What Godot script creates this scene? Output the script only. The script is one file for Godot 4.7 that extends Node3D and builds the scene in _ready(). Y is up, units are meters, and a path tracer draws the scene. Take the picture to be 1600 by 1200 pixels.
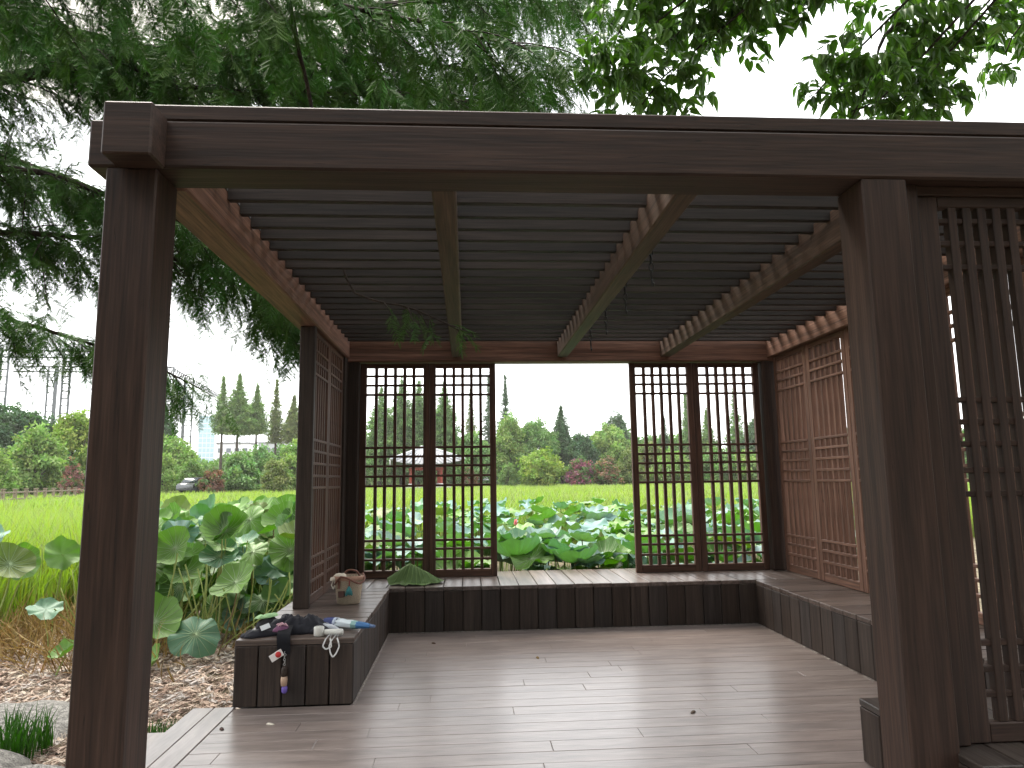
extends Node3D
# A timber pavilion with lattice screens beside a lotus pond and a reed field, overcast daylight.

var rng := RandomNumberGenerator.new()
var mats := {}
var mesh_cache := {}
var names := {}
var grain_tex
var grain_nrm
var speck_tex
var floor_tex

# ------------------------------------------------------------------ helpers
func lin(r, g, b, a = 1.0):
	return Color(r, g, b, a).linear_to_srgb()

func numbered(called):
	if not names.has(called):
		names[called] = 0
		return called
	names[called] += 1
	return "%s_%03d" % [called, names[called]]

func tag(o, label, category, group = "", kind = ""):
	if label: o.set_meta("label", label)
	if category: o.set_meta("category", category)
	if group: o.set_meta("group", group)
	if kind: o.set_meta("kind", kind)
	return o

func thing(called, label, category, at = Vector3.ZERO, turn = 0.0, group = ""):
	var o := Node3D.new()
	o.name = numbered(called)
	add_child(o)
	o.position = at
	o.rotation.y = turn
	return tag(o, label, category, group)

func node(called, parent):
	var o := Node3D.new()
	o.name = called
	parent.add_child(o, true)
	return o

func put(called, mesh, mat, parent, at = Vector3.ZERO, rot = Vector3.ZERO):
	var o := MeshInstance3D.new()
	o.name = numbered(called) if parent == self else called
	o.mesh = mesh
	if mat: o.material_override = mat
	parent.add_child(o, true)
	o.position = at
	o.rotation = rot
	return o

func st_new():
	var st := SurfaceTool.new()
	st.begin(Mesh.PRIMITIVE_TRIANGLES)
	return st

func tri(st, a, b, c):
	st.add_vertex(a); st.add_vertex(b); st.add_vertex(c)

func quad(st, a, b, c, d):
	tri(st, a, b, c); tri(st, a, c, d)

func done(st, smooth = false):
	if smooth: st.index()
	st.generate_normals()
	return st.commit()

# chamfered box centred on the origin, flat shaded; 44 triangles
func cbox(size, c = 0.004):
	var key = "%.3f_%.3f_%.3f_%.4f" % [size.x, size.y, size.z, c]
	if mesh_cache.has(key): return mesh_cache[key]
	var st = st_new()
	st.set_smooth_group(-1)
	box_into(st, Vector3.ZERO, size, c)
	var m = done(st)
	mesh_cache[key] = m
	return m

func box_into(st, at, size, c):
	var h = size * 0.5
	c = min(c, min(h.x, min(h.y, h.z)) * 0.45)
	var faces = []
	for ax in 3:
		for s in [-1.0, 1.0]:
			var u = (ax + 1) % 3
			var v = (ax + 2) % 3
			var q = []
			for k in [[-1, -1], [1, -1], [1, 1], [-1, 1]]:
				var p = Vector3.ZERO
				p[ax] = h[ax] * s
				p[u] = (h[u] - c) * k[0]
				p[v] = (h[v] - c) * k[1]
				q.append(p)
			faces.append(q)
	for ax in 3:
		var u = (ax + 1) % 3
		var v = (ax + 2) % 3
		for su in [-1.0, 1.0]:
			for sv in [-1.0, 1.0]:
				var a = Vector3.ZERO; var b = Vector3.ZERO; var d = Vector3.ZERO; var e = Vector3.ZERO
				a[ax] = -(h[ax] - c); a[u] = h[u] * su; a[v] = (h[v] - c) * sv
				b = a; b[ax] = h[ax] - c
				d = b; d[u] = (h[u] - c) * su; d[v] = h[v] * sv
				e = d; e[ax] = -(h[ax] - c)
				faces.append([a, b, d, e])
	for sx in [-1.0, 1.0]:
		for sy in [-1.0, 1.0]:
			for sz in [-1.0, 1.0]:
				faces.append([Vector3(h.x * sx, (h.y - c) * sy, (h.z - c) * sz), Vector3((h.x - c) * sx, h.y * sy, (h.z - c) * sz), Vector3((h.x - c) * sx, (h.y - c) * sy, h.z * sz)])
	for q in faces:
		var mid = Vector3.ZERO
		for p in q: mid += p
		var n = (q[1] - q[0]).cross(q[2] - q[0])
		if n.dot(mid) > 0: q.reverse()
		tri(st, at + q[0], at + q[1], at + q[2])
		if q.size() == 4: tri(st, at + q[0], at + q[2], at + q[3])

# box given by its two corners
func beam(called, lo, hi, mat, parent, c = 0.005):
	return put(called, cbox(hi - lo, c), mat, parent, (lo + hi) * 0.5)

func ring_frame(dir):
	var up = Vector3.UP if abs(dir.y) < 0.93 else Vector3.RIGHT
	var a = dir.cross(up).normalized()
	return [a, a.cross(dir).normalized()]

func tube(st, pts, radii, sides = 6, cap = true):
	var rings = []
	for i in pts.size():
		var d = (pts[min(i + 1, pts.size() - 1)] - pts[max(i - 1, 0)]).normalized()
		var f = ring_frame(d)
		var r = radii[i] if radii is Array else radii
		var ring = []
		for k in sides:
			var a = TAU * k / sides
			ring.append(pts[i] + (f[0] * cos(a) + f[1] * sin(a)) * r)
		rings.append(ring)
	for i in pts.size() - 1:
		for k in sides:
			var k2 = (k + 1) % sides
			quad(st, rings[i][k], rings[i + 1][k], rings[i + 1][k2], rings[i][k2])
	if cap:
		for e in [0, pts.size() - 1]:
			for k in range(1, sides - 1):
				if e == 0: tri(st, rings[e][0], rings[e][k], rings[e][k + 1])
				else: tri(st, rings[e][0], rings[e][k + 1], rings[e][k])

# turned profile [[r, y], ...] about the y axis
func lathe(st, prof, sides = 20, squash = Vector3.ONE):
	for i in prof.size() - 1:
		for k in sides:
			var a = TAU * k / sides
			var b = TAU * (k + 1) / sides
			var p = func(j, t): return Vector3(cos(t) * prof[j][0], prof[j][1], sin(t) * prof[j][0]) * squash
			quad(st, p.call(i, a), p.call(i, b), p.call(i + 1, b), p.call(i + 1, a))

func bez(pts, n):
	# smooth curve through the given points
	var c := Curve3D.new()
	for i in pts.size():
		var t = (pts[min(i + 1, pts.size() - 1)] - pts[max(i - 1, 0)]) / 6.0
		c.add_point(pts[i], -t, t)
	c.bake_interval = 0.05
	var out = []
	var L = c.get_baked_length()
	for k in n: out.append(c.sample_baked(L * k / (n - 1.0)))
	return out

func multi(called, mesh, mat, parent, xf, cols = null):
	var mm := MultiMesh.new()
	mm.transform_format = MultiMesh.TRANSFORM_3D
	if cols != null: mm.use_colors = true
	mm.mesh = mesh
	mm.instance_count = xf.size()
	for i in xf.size():
		mm.set_instance_transform(i, xf[i])
		if cols != null: mm.set_instance_color(i, cols[i])
	var o := MultiMeshInstance3D.new()
	o.name = numbered(called) if parent == self else called
	o.multimesh = mm
	o.material_override = mat
	parent.add_child(o, true)
	return o

func rnd(a, b): return rng.randf_range(a, b)
func rdir():
	var z = rnd(-1, 1); var t = rnd(0, TAU); var r = sqrt(1 - z * z)
	return Vector3(r * cos(t), z, r * sin(t))
func rbasis(): return Basis(rdir(), rnd(0, TAU))

# ------------------------------------------------------------------ materials
func noise(freq, sd, oct = 4, type = FastNoiseLite.TYPE_SIMPLEX_SMOOTH, fr = FastNoiseLite.FRACTAL_FBM):
	var n := FastNoiseLite.new()
	n.noise_type = type
	n.seed = sd
	n.frequency = freq
	n.fractal_type = fr
	n.fractal_octaves = oct
	return n

func make_textures():
	var W = 512
	var fine = noise(0.05, 3, 5).get_seamless_image(W, W)
	var coarse = noise(0.012, 8, 3).get_seamless_image(W, W)
	var crack = noise(0.018, 21, 2, FastNoiseLite.TYPE_SIMPLEX_SMOOTH, FastNoiseLite.FRACTAL_RIDGED).get_seamless_image(W, W)
	var col := Image.create(W, W, false, Image.FORMAT_RGB8)
	var hgt := Image.create(W, W, false, Image.FORMAT_RGB8)
	var spk := Image.create(W, W, false, Image.FORMAT_RGB8)
	var flo := Image.create(W, W, false, Image.FORMAT_RGB8)
	for y in W:
		for x in W:
			var f = fine.get_pixel(x, y).r
			var c = coarse.get_pixel(x, y).r
			var k = crack.get_pixel(x, y).r
			var v = 0.62 + 0.30 * (f - 0.5) + 0.26 * (c - 0.5)
			var dk = clamp((k - 0.93) / 0.05, 0.0, 1.0)
			v *= 1.0 - 0.55 * dk
			v = clamp(v, 0.05, 1.0)
			var w = clamp((c - 0.55) * 1.6, 0.0, 0.5)   # greyer where the stain has weathered
			col.set_pixel(x, y, Color(v, v * (0.97 + 0.05 * w), v * (0.95 + 0.10 * w)))
			var h = clamp(0.5 + 0.7 * (f - 0.5) - 0.4 * dk, 0.0, 1.0)
			hgt.set_pixel(x, y, Color(h, h, h))
			var fl = 0.62 + 0.10 * (f - 0.5) + 0.16 * (c - 0.5) + 0.05 * clamp((k - 0.9) / 0.1, 0.0, 1.0)
			flo.set_pixel(x, y, Color(fl, fl, fl))
			var s = clamp(0.72 + 0.6 * (f - 0.5) + 0.5 * (c - 0.5), 0.0, 1.0)
			spk.set_pixel(x, y, Color(s, s, s))
	grain_tex = ImageTexture.create_from_image(col)
	floor_tex = ImageTexture.create_from_image(flo)
	speck_tex = ImageTexture.create_from_image(spk)
	grain_nrm = ImageTexture.create_from_image(hgt)

# stained timber; grain runs along the given axis
func wood(axis, c, rough = 0.62, shift = 0.0, along = 0.09, across = 2.6):
	var key = "w%d_%s_%.2f_%.2f_%.1f" % [axis, str(c), rough, shift, across]
	if mats.has(key): return mats[key]
	var m := StandardMaterial3D.new()
	m.albedo_color = lin(c[0] * 1.6, c[1] * 1.6, c[2] * 1.6)
	m.albedo_texture = grain_tex
	m.roughness = rough
	m.metallic_specular = 0.4
	m.uv1_triplanar = true
	m.uv1_world_triplanar = true
	m.uv1_triplanar_sharpness = 8.0
	var s = Vector3(across, across, across)
	s[axis] = along
	m.uv1_scale = s
	m.uv1_offset = Vector3(shift, shift * 0.7, shift * 0.3)
	m.heightmap_enabled = true
	m.heightmap_texture = grain_nrm
	m.heightmap_scale = 0.08
	mats[key] = m
	return m

func floor_wood(axis, c, shift):
	var key = "f%d_%s_%.2f" % [axis, str(c), shift]
	if mats.has(key): return mats[key]
	var m = wood(axis, c, 0.36, shift, 0.25, 1.7).duplicate()
	m.albedo_texture = floor_tex
	m.heightmap_scale = 0.04
	m.roughness = 0.30
	m.metallic_specular = 0.6
	mats[key] = m
	return m

func plain(c, rough = 0.8, spec = 0.4, both = false):
	var m := StandardMaterial3D.new()
	m.albedo_color = lin(c[0], c[1], c[2])
	m.roughness = rough
	m.metallic_specular = spec
	if both: m.cull_mode = BaseMaterial3D.CULL_DISABLED
	return m

func speckled(c, rough, scale):
	var m = plain([c[0] * 1.8, c[1] * 1.8, c[2] * 1.8], rough)
	m.albedo_texture = speck_tex
	m.uv1_triplanar = true
	m.uv1_world_triplanar = true
	m.uv1_scale = Vector3(scale, scale, scale)
	m.heightmap_enabled = true
	m.heightmap_texture = grain_nrm
	m.heightmap_scale = 0.6
	return m

func leafy(c, back, rough = 0.55, spec = 0.4):
	var m = plain(c, rough, spec, true)
	m.vertex_color_use_as_albedo = true
	m.backlight_enabled = true
	m.backlight = Color(back[0], back[1], back[2])
	return m
# ------------------------------------------------------------------ pavilion
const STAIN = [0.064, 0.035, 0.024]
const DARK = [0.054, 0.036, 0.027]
const RED = [0.250, 0.132, 0.090]  # weathered brown with the light on right wall and side beams painted in
const MID = [0.130, 0.066, 0.043]

func lattice(parent, origin, along, width, h0, h1, label, rails, barw = 0.033, stile = 0.066, deep = 0.040, bars = 5, tone = MID, inside = 1.0):
	# along: unit vector of the panel's width (x or z); origin: lower corner on the panel's mid plane
	var p = node("lattice_panel", parent)
	p.set_meta("label", label)
	p.position = origin
	var ax = 0 if abs(along.x) > 0.5 else 2
	p.rotation.y = 0.0 if ax == 0 else PI * 0.5 * (-along.z)
	var H = h1 - h0
	var wy = wood(1, tone, 0.6, rnd(0, 3))
	var wx = wood(ax, tone, 0.6, rnd(0, 3))
	beam("stile", Vector3(0, 0, -0.026), Vector3(stile, H, 0.026), wy, p)
	beam("stile", Vector3(width - stile, 0, -0.026), Vector3(width, H, 0.026), wy, p)
	beam("rail", Vector3(stile, 0.0, -0.024), Vector3(width - stile, 0.078, 0.024), wx, p)
	beam("rail", Vector3(stile, H - 0.05, -0.024), Vector3(width - stile, H, 0.024), wx, p)
	var inner = width - 2 * stile
	for i in bars:
		var x = stile + inner * (i + 1) / (bars + 1.0) + rnd(-0.002, 0.002)
		var b = put("vertical_bar", cbox(Vector3(barw, H - 0.128, deep), 0.003), wy, p, Vector3(x, 0.078 + (H - 0.128) * 0.5, rnd(-0.001, 0.001)))
		b.rotation.z = rnd(-0.0012, 0.0012)
	for y in rails:
		put("horizontal_bar", cbox(Vector3(inner, 0.024, deep - 0.010), 0.003), wx, p, Vector3(width * 0.5, y - h0 + rnd(-0.002, 0.002), inside * 0.011))
	return p

func build_pavilion():
	var P = thing("pavilion", "dark brown timber pavilion with slatted roof and lattice screens", "pavilion")
	# posts
	for q in [["front left post", -1.488, -1.282], ["thick front post beside the lattice on the right", 1.754, 1.961], ["front right corner post", 3.31, 3.52]]:
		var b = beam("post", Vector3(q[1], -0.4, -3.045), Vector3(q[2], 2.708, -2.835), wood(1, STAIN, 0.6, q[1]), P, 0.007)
		b.set_meta("label", q[0])
	beam("post", Vector3(-1.44, 0.41, -7.60), Vector3(-1.14, 2.672, -7.42), wood(1, DARK, 0.6, 0.4), P, 0.01)
	beam("post", Vector3(3.25, 0.41, -7.60), Vector3(3.50, 2.672, -7.42), wood(1, STAIN, 0.6, 0.9), P, 0.01)
	beam("post", Vector3(-1.388, 0.41, -5.868), Vector3(-1.262, 2.702, -5.805), wood(1, DARK, 0.6, 1.4), P, 0.006)
	# main beams
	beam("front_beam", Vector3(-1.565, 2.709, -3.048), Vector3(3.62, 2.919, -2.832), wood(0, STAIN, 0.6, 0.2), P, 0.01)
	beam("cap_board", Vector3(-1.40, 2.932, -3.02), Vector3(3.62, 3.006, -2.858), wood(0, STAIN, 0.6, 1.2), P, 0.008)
	beam("cap_spacer", Vector3(-1.22, 2.915, -3.0), Vector3(3.60, 2.934, -2.90), wood(0, DARK, 0.7, 1.9), P, 0.002)
	beam("side_beam", Vector3(-1.440, 2.703, -7.72), Vector3(-1.247, 2.926, -3.049), wood(2, RED, 0.6, 0.6), P, 0.01)  # light bounced up from the ground is put into this paler colour
	beam("beam_end", Vector3(-1.440, 2.699, -2.831), Vector3(-1.247, 2.923, -2.69), wood(0, STAIN, 0.6, 0.6), P, 0.008)  # front end of the side beam, without its painted bounce light
	beam("side_cap", Vector3(-1.42, 2.927, -7.6), Vector3(-1.255, 3.0, -3.03), wood(2, STAIN, 0.6, 0.1), P, 0.006)
	beam("side_cap", Vector3(3.326, 2.927, -7.6), Vector3(3.49, 3.0, -3.03), wood(2, STAIN, 0.6, 0.7), P, 0.006)
	beam("side_beam", Vector3(3.318, 2.703, -7.72), Vector3(3.51, 2.926, -3.049), wood(2, RED, 0.6, 1.6), P, 0.01)
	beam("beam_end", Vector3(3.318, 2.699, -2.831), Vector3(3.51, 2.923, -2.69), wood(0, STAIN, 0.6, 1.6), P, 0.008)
	beam("back_beam", Vector3(-1.56, 2.672, -7.60), Vector3(3.62, 2.921, -7.405), wood(0, RED, 0.6, 2.2), P, 0.01)
	# joists
	for x in [-0.104, 1.036, 2.171]:
		beam("joist", Vector3(x - 0.055, 2.716, -7.404), Vector3(x + 0.055, 2.931, -3.049), wood(2, [0.115, 0.070, 0.048], 0.6, x), P, 0.008)
	# roof slats: boards on edge
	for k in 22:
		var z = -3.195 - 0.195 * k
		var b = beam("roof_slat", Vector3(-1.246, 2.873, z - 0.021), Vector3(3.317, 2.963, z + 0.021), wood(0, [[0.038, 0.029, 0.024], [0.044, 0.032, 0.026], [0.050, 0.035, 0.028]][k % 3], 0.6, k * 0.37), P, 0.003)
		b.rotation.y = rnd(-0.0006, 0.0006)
	# screens at the back
	var R = [2.525, 2.428, 2.324, 1.759, 1.664, 1.564, 1.457, 1.357, 0.791, 0.70, 0.596]
	var X = Vector3(1, 0, 0)
	var Z = Vector3(0, 0, 1)
	lattice(P, Vector3(-1.138, 0.411, -7.50), X, 0.736, 0.411, 2.664, "outer lattice panel of the left pair at the back", R)
	lattice(P, Vector3(-0.400, 0.411, -7.50), X, 0.709, 0.411, 2.664, "inner lattice panel of the left pair at the back", R)
	lattice(P, Vector3(1.784, 0.411, -7.50), X, 0.706, 0.411, 2.664, "inner lattice panel of the right pair at the back", R)
	lattice(P, Vector3(2.494, 0.411, -7.50), X, 0.745, 0.411, 2.664, "outer lattice panel of the right pair at the back", R)
	# screens along the left side
	lattice(P, Vector3(-1.31, 0.411, -6.56), Z, 0.690, 0.411, 2.700, "front lattice panel of the left side wall", R, 0.033, 0.066, 0.04, 5, MID, -1.0)
	lattice(P, Vector3(-1.31, 0.411, -7.26), Z, 0.698, 0.411, 2.700, "rear lattice panel of the left side wall", R, 0.033, 0.066, 0.04, 5, MID, -1.0)
	beam("post", Vector3(-1.36, 0.41, -7.418), Vector3(-1.262, 2.702, -7.262), wood(1, DARK, 0.6, 2.4), P, 0.005)
	# screens along the right side
	var nm = ["farthest", "second", "third", "fourth", "fifth", "nearest"]
	for i in 6:
		lattice(P, Vector3(3.40, 0.411, -6.655 + 0.73 * i - 0.73), Z, 0.726, 0.411, 2.700, nm[i] + " lattice panel of the right side wall counted from the back", R, 0.033, 0.066, 0.047, 5, RED, 1.0)  # lit copy of the lattice brown; back and left panels use the darker
	# screen in the front, right of the thick post
	beam("jamb", Vector3(1.963, 0.302, -2.985), Vector3(2.045, 2.706, -2.885), wood(1, STAIN, 0.6, 3.3), P, 0.005)
	var RF = [2.55, 2.443, 2.331, 1.724, 1.628, 1.53, 1.415, 1.313, 0.693, 0.59, 0.488]
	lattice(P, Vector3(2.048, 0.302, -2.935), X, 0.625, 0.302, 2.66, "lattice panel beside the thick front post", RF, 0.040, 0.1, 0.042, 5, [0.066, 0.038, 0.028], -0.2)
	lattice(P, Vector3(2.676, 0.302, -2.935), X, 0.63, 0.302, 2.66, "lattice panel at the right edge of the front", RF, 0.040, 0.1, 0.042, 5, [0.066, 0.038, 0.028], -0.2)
	beam("head_rail", Vector3(2.047, 2.662, -2.97), Vector3(3.308, 2.706, -2.90), wood(0, STAIN, 0.6, 2.6), P, 0.004)

func bench(label, lo, hi, ax, faces, top_c, at_turn = 0.0):
	# lo, hi: footprint corners with height hi.y; ax: axis along which the bench runs
	var B = thing("built_in_bench", label, "bench", Vector3((lo.x + hi.x) * 0.5, lo.y, (lo.z + hi.z) * 0.5), 0.0, "benches built round the pavilion floor")
	var o = B.position
	var ac = 2 if ax == 0 else 0
	var tp = 0.036
	var pos = lo[ax]
	var n = int(round((hi[ax] - lo[ax]) / 0.178))
	var w = (hi[ax] - lo[ax]) / n
	for i in n:
		var a = lo; var b = hi
		a[ax] = lo[ax] + w * i + 0.003; b[ax] = lo[ax] + w * (i + 1) - 0.003
		a.y = hi.y - tp + rnd(-0.0015, 0.0015); b.y = hi.y + rnd(-0.002, 0.002)
		var j = rnd(-0.004, 0.004)
		a[ac] += j; b[ac] += j
		var c = top_c.duplicate()
		var k = rnd(0.8, 1.2)
		for q in 3: c[q] = snapped(c[q] * snapped(k, 0.2), 0.001)
		beam("top_plank", a - o, b - o, wood(ac, c, 0.36, float(i % 5)), B, 0.004)
	for f in faces:
		# f: [axis the face runs along, fixed coordinate, sign of the face, from, to, pitch]
		var fx = f[0]
		var fc = 2 if fx == 0 else 0
		var m = max(1, int(round((f[4] - f[3]) / f[5])))
		var fw = (f[4] - f[3]) / m
		for i in m:
			var a = Vector3(0, lo.y + 0.004, 0); var b = Vector3(0, hi.y - tp - 0.002, 0)
			a[fx] = f[3] + fw * i + 0.004; b[fx] = f[3] + fw * (i + 1) - 0.004
			var d = rnd(-0.002, 0.002)
			a[fc] = min(f[1], f[1] - f[2] * 0.025) + d; b[fc] = max(f[1], f[1] - f[2] * 0.025) + d
			beam("face_board", a - o, b - o, wood(1, [DARK, [0.070, 0.050, 0.040], [0.054, 0.041, 0.036]][i % 3], 0.62, float(i % 4) * 0.7), B, 0.004)
	# carcass behind the boards
	var ca = lo + Vector3(0.035, 0.002, 0.035); var cb = hi - Vector3(0.035, tp + 0.004, 0.035)
	beam("carcass", ca - o, cb - o, wood(ax, [0.03, 0.024, 0.02], 0.8, 5.0), B, 0.003)
	return B

func build_deck():
	var F = thing("deck_floor", "", "")
	F.set_meta("kind", "structure")
	var tones = [[0.365, 0.290, 0.262], [0.350, 0.276, 0.248], [0.378, 0.302, 0.274], [0.360, 0.291, 0.266]]
	var pitch = 0.1475
	var z = -6.785
	var row = 0
	while z < 0.7:
		var x0 = -0.75
		if z > -4.73: x0 = -1.468
		var cuts = [x0]
		var x = x0 + rnd(0.12, 2.0)
		while x < 2.5:
			cuts.append(x); x += rnd(1.6, 2.4)
		var z1 = z + pitch
		cuts.append(2.80 if z < -3.0 else 3.6)
		for i in cuts.size() - 1:
			var w = floor_wood(0, tones[rng.randi() % 4], float(row % 6) * 0.31)
			var dy = rnd(-0.0015, 0.0)
			beam("plank", Vector3(cuts[i] + 0.0008, -0.028 + dy, z + 0.001), Vector3(cuts[i + 1] - 0.0008, dy, z1 - 0.001), w, F, 0.0022)
		z = z1
		row += 1
	# dust packed in the joints and along the foot of the benches
	var dust = speckled([0.36, 0.32, 0.29], 0.9, 6.0)
	beam("joint_dust", Vector3(-1.46, -0.012, -4.70), Vector3(2.79, -0.0045, 0.6), dust, F, 0.001)
	beam("joint_dust", Vector3(-0.74, -0.012, -6.79), Vector3(2.79, -0.0045, -4.702), dust, F, 0.001)
	for k in 46:
		var zz = -6.75 + 2.0 * k / 45.0
		put("dust_line", cbox(Vector3(rnd(0.006, 0.016), 0.004, 0.05), 0.001), dust, F, Vector3(-0.729, 0.0015, zz), Vector3(0, rnd(-0.05, 0.05), 0))
		if k % 3: put("dust_line", cbox(Vector3(rnd(0.005, 0.014), 0.004, 0.06), 0.001), dust, F, Vector3(2.779, 0.0015, -6.75 + 2.9 * k / 45.0), Vector3(0, rnd(-0.05, 0.05), 0))
		put("dust_line", cbox(Vector3(0.085, 0.004, rnd(0.004, 0.012)), 0.001), dust, F, Vector3(-0.70 + 3.44 * k / 45.0, 0.0015, -6.794), Vector3(0, rnd(-0.04, 0.04), 0))
	for k in 2:
		var xa = -1.734 + 0.1325 * k
		beam("border_plank", Vector3(xa, -0.028, -4.755), Vector3(xa + 0.130, 0.001, 0.68), floor_wood(2, tones[2], 0.5 + k), F, 0.0035)
	beam("fascia", Vector3(-1.730, -0.18, -4.75), Vector3(-1.706, -0.030, 0.68), wood(2, DARK, 0.6, 0.3), F, 0.003)
	beam("fascia", Vector3(-1.70, -0.18, -4.752), Vector3(-1.45, -0.030, -4.73), wood(0, DARK, 0.6, 0.3), F, 0.003)
	beam("underframe", Vector3(-1.47, -0.40, -7.85), Vector3(3.50, -0.034, -4.74), wood(0, [0.03, 0.025, 0.022], 0.8, 0.0), F, 0.003)
	beam("underframe", Vector3(-1.69, -0.40, -4.725), Vector3(3.62, -0.034, 0.66), wood(0, [0.03, 0.025, 0.022], 0.8, 0.0), F, 0.003)
	beam("step_board", Vector3(-2.03, -0.185, -4.80), Vector3(-1.738, -0.15, -0.5), floor_wood(2, tones[2], 3.5), F, 0.004)
	beam("step_riser", Vector3(-2.02, -0.40, -4.79), Vector3(-1.745, -0.187, -0.52), wood(2, DARK, 0.6, 3.0), F, 0.004)
	return F

func build_benches():
	bench("left bench carrying the bags and the umbrella", Vector3(-1.485, 0.0, -6.80), Vector3(-0.735, 0.409, -4.725), 2, [[2, -0.735, 1, -6.79, -4.728, 0.178], [0, -4.725, 1, -1.483, -0.737, 0.149], [2, -1.485, -1, -6.79, -4.728, 0.178]], [0.165, 0.128, 0.112])
	bench("back bench with the folded lotus leaf on it", Vector3(-1.485, 0.0, -7.865), Vector3(3.53, 0.410, -6.805), 0, [[0, -6.805, 1, -0.76, 2.80, 0.178], [0, -7.865, -1, -1.48, 3.52, 0.18]], [0.19, 0.152, 0.136])
	bench("right bench along the long lattice wall", Vector3(2.785, 0.0, -6.80), Vector3(3.53, 0.408, -3.60), 2, [[2, 2.785, -1, -6.79, -3.602, 0.178]], [0.165, 0.128, 0.112])
	bench("low bench under the front right lattice panel", Vector3(1.945, 0.0, -3.55), Vector3(3.30, 0.300, -2.70), 0, [[2, 1.945, -1, -3.548, -2.702, 0.17], [0, -2.70, 1, 1.947, 3.29, 0.17], [0, -3.55, -1, 1.947, 3.29, 0.17]], [0.10, 0.082, 0.072])
# ------------------------------------------------------------------ things on and around the benches
func build_items():
	var bt = 0.412
	# bucket bag
	var bag = thing("bucket_bag", "beige bucket bag with brown handle on the left bench", "bag", Vector3(-0.985, bt, -6.02))
	var st = st_new()
	lathe(st, [[0.0, 0.0], [0.088, 0.0], [0.094, 0.006], [0.108, 0.12], [0.122, 0.215], [0.124, 0.222], [0.117, 0.220], [0.104, 0.12], [0.088, 0.02], [0.0, 0.02]], 28, Vector3(1.0, 1.0, 0.72))
	put("body", done(st, true), speckled([0.56, 0.46, 0.34], 0.85, 30.0), bag)
	st = st_new()
	lathe(st, [[0.1245, 0.190], [0.1262, 0.192], [0.1275, 0.221], [0.125, 0.2255], [0.121, 0.224]], 28, Vector3(1.0, 1.0, 0.72))
	put("rim_band", done(st, true), plain([0.42, 0.25, 0.18], 0.6), bag)
	var leather = plain([0.15, 0.062, 0.042], 0.5)
	st = st_new()
	tube(st, bez([Vector3(-0.10, 0.16, 0.066), Vector3(-0.05, 0.225, 0.10), Vector3(0.03, 0.205, 0.115), Vector3(0.10, 0.165, 0.085), Vector3(0.135, 0.20, 0.03), Vector3(0.11, 0.235, -0.03)], 24), 0.0085, 7)
	put("handle", done(st, true), leather, bag)
	st = st_new()
	tube(st, bez([Vector3(-0.06, 0.16, -0.075), Vector3(-0.03, 0.255, -0.04), Vector3(0.06, 0.255, -0.02), Vector3(0.10, 0.16, -0.06)], 20), 0.008, 7)
	put("handle", done(st, true), leather, bag)
	put("patch", cbox(Vector3(0.022, 0.075, 0.004), 0.001), leather, bag, Vector3(-0.066, 0.165, 0.075), Vector3(-0.14, -0.4, 0))
	put("charm", cbox(Vector3(0.055, 0.05, 0.016), 0.006), plain([0.07, 0.028, 0.02], 0.6), bag, Vector3(-0.045, 0.085, 0.081), Vector3(-0.12, -0.3, 0.1))
	st = st_new()
	for k in 14:
		var a = TAU * k / 14.0
		tube(st, [Vector3(0, 0.05, 0), Vector3(cos(a) * 0.016, 0.02, sin(a) * 0.010), Vector3(cos(a) * 0.028, -0.02 + rnd(-0.008, 0.006), sin(a) * 0.014)], [0.004, 0.006, 0.005], 5)
	put("tassel", done(st, true), plain([0.05, 0.21, 0.22], 0.8), bag, Vector3(0.018, 0.10, 0.094))
	st = st_new()
	tube(st, [Vector3(0.018, 0.15, 0.09), Vector3(0.02, 0.19, 0.089)], 0.004, 5)
	put("tassel_cord", done(st, true), plain([0.3, 0.03, 0.04], 0.8), bag)
	st = st_new()
	tube(st, bez([Vector3(-0.12, 0.205, 0.0), Vector3(-0.135, 0.15, 0.03), Vector3(-0.115, 0.12, 0.05), Vector3(-0.105, 0.16, 0.05), Vector3(-0.115, 0.2, 0.03)], 16), 0.0045, 5)
	put("cord_loop", done(st, true), plain([0.7, 0.66, 0.58], 0.8), bag)
	var cl = cloth(Vector2(0.07, 0.05), 0.045, 5, 12)
	put("lining", cl, plain([0.62, 0.55, 0.45], 0.85), bag, Vector3(-0.085, 0.205, 0.01), Vector3(0.2, 0.3, 0.2))

	# crumpled dark jacket
	var jk = thing("black_jacket", "crumpled black jacket heaped on the near end of the left bench", "jacket", Vector3(-1.21, bt, -4.95))
	var navy = plain([0.011, 0.011, 0.017], 0.7, 0.4)
	put("folded_body", cloth(Vector2(0.21, 0.135), 0.12, 11, 40), navy, jk, Vector3(0.06, 0, -0.03), Vector3(0, 0.25, 0))
	put("sleeve", cloth(Vector2(0.15, 0.075), 0.055, 17, 26), navy, jk, Vector3(-0.13, 0, 0.08), Vector3(0, 0.5, 0))
	put("sleeve", cloth(Vector2(0.10, 0.06), 0.05, 29, 22), navy, jk, Vector3(0.22, 0, 0.05), Vector3(0, -0.4, 0))
	st = st_new()
	var strap = bez([Vector3(0.02, 0.06, 0.10), Vector3(0.03, 0.03, 0.215), Vector3(0.035, -0.015, 0.242), Vector3(0.04, -0.055, 0.244), Vector3(0.035, -0.09, 0.243)], 18)
	for i in strap.size() - 1:
		var w = Vector3(0.042, 0, 0)
		quad(st, strap[i] - w, strap[i] + w, strap[i + 1] + w, strap[i + 1] - w)
		var t = Vector3(0, 0.003, 0.004)
		quad(st, strap[i] - w + t, strap[i + 1] - w + t, strap[i + 1] + w + t, strap[i] + w + t)
	put("hanging_flap", done(st), plain([0.008, 0.008, 0.011], 0.75, 0.3, true), jk)
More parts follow.
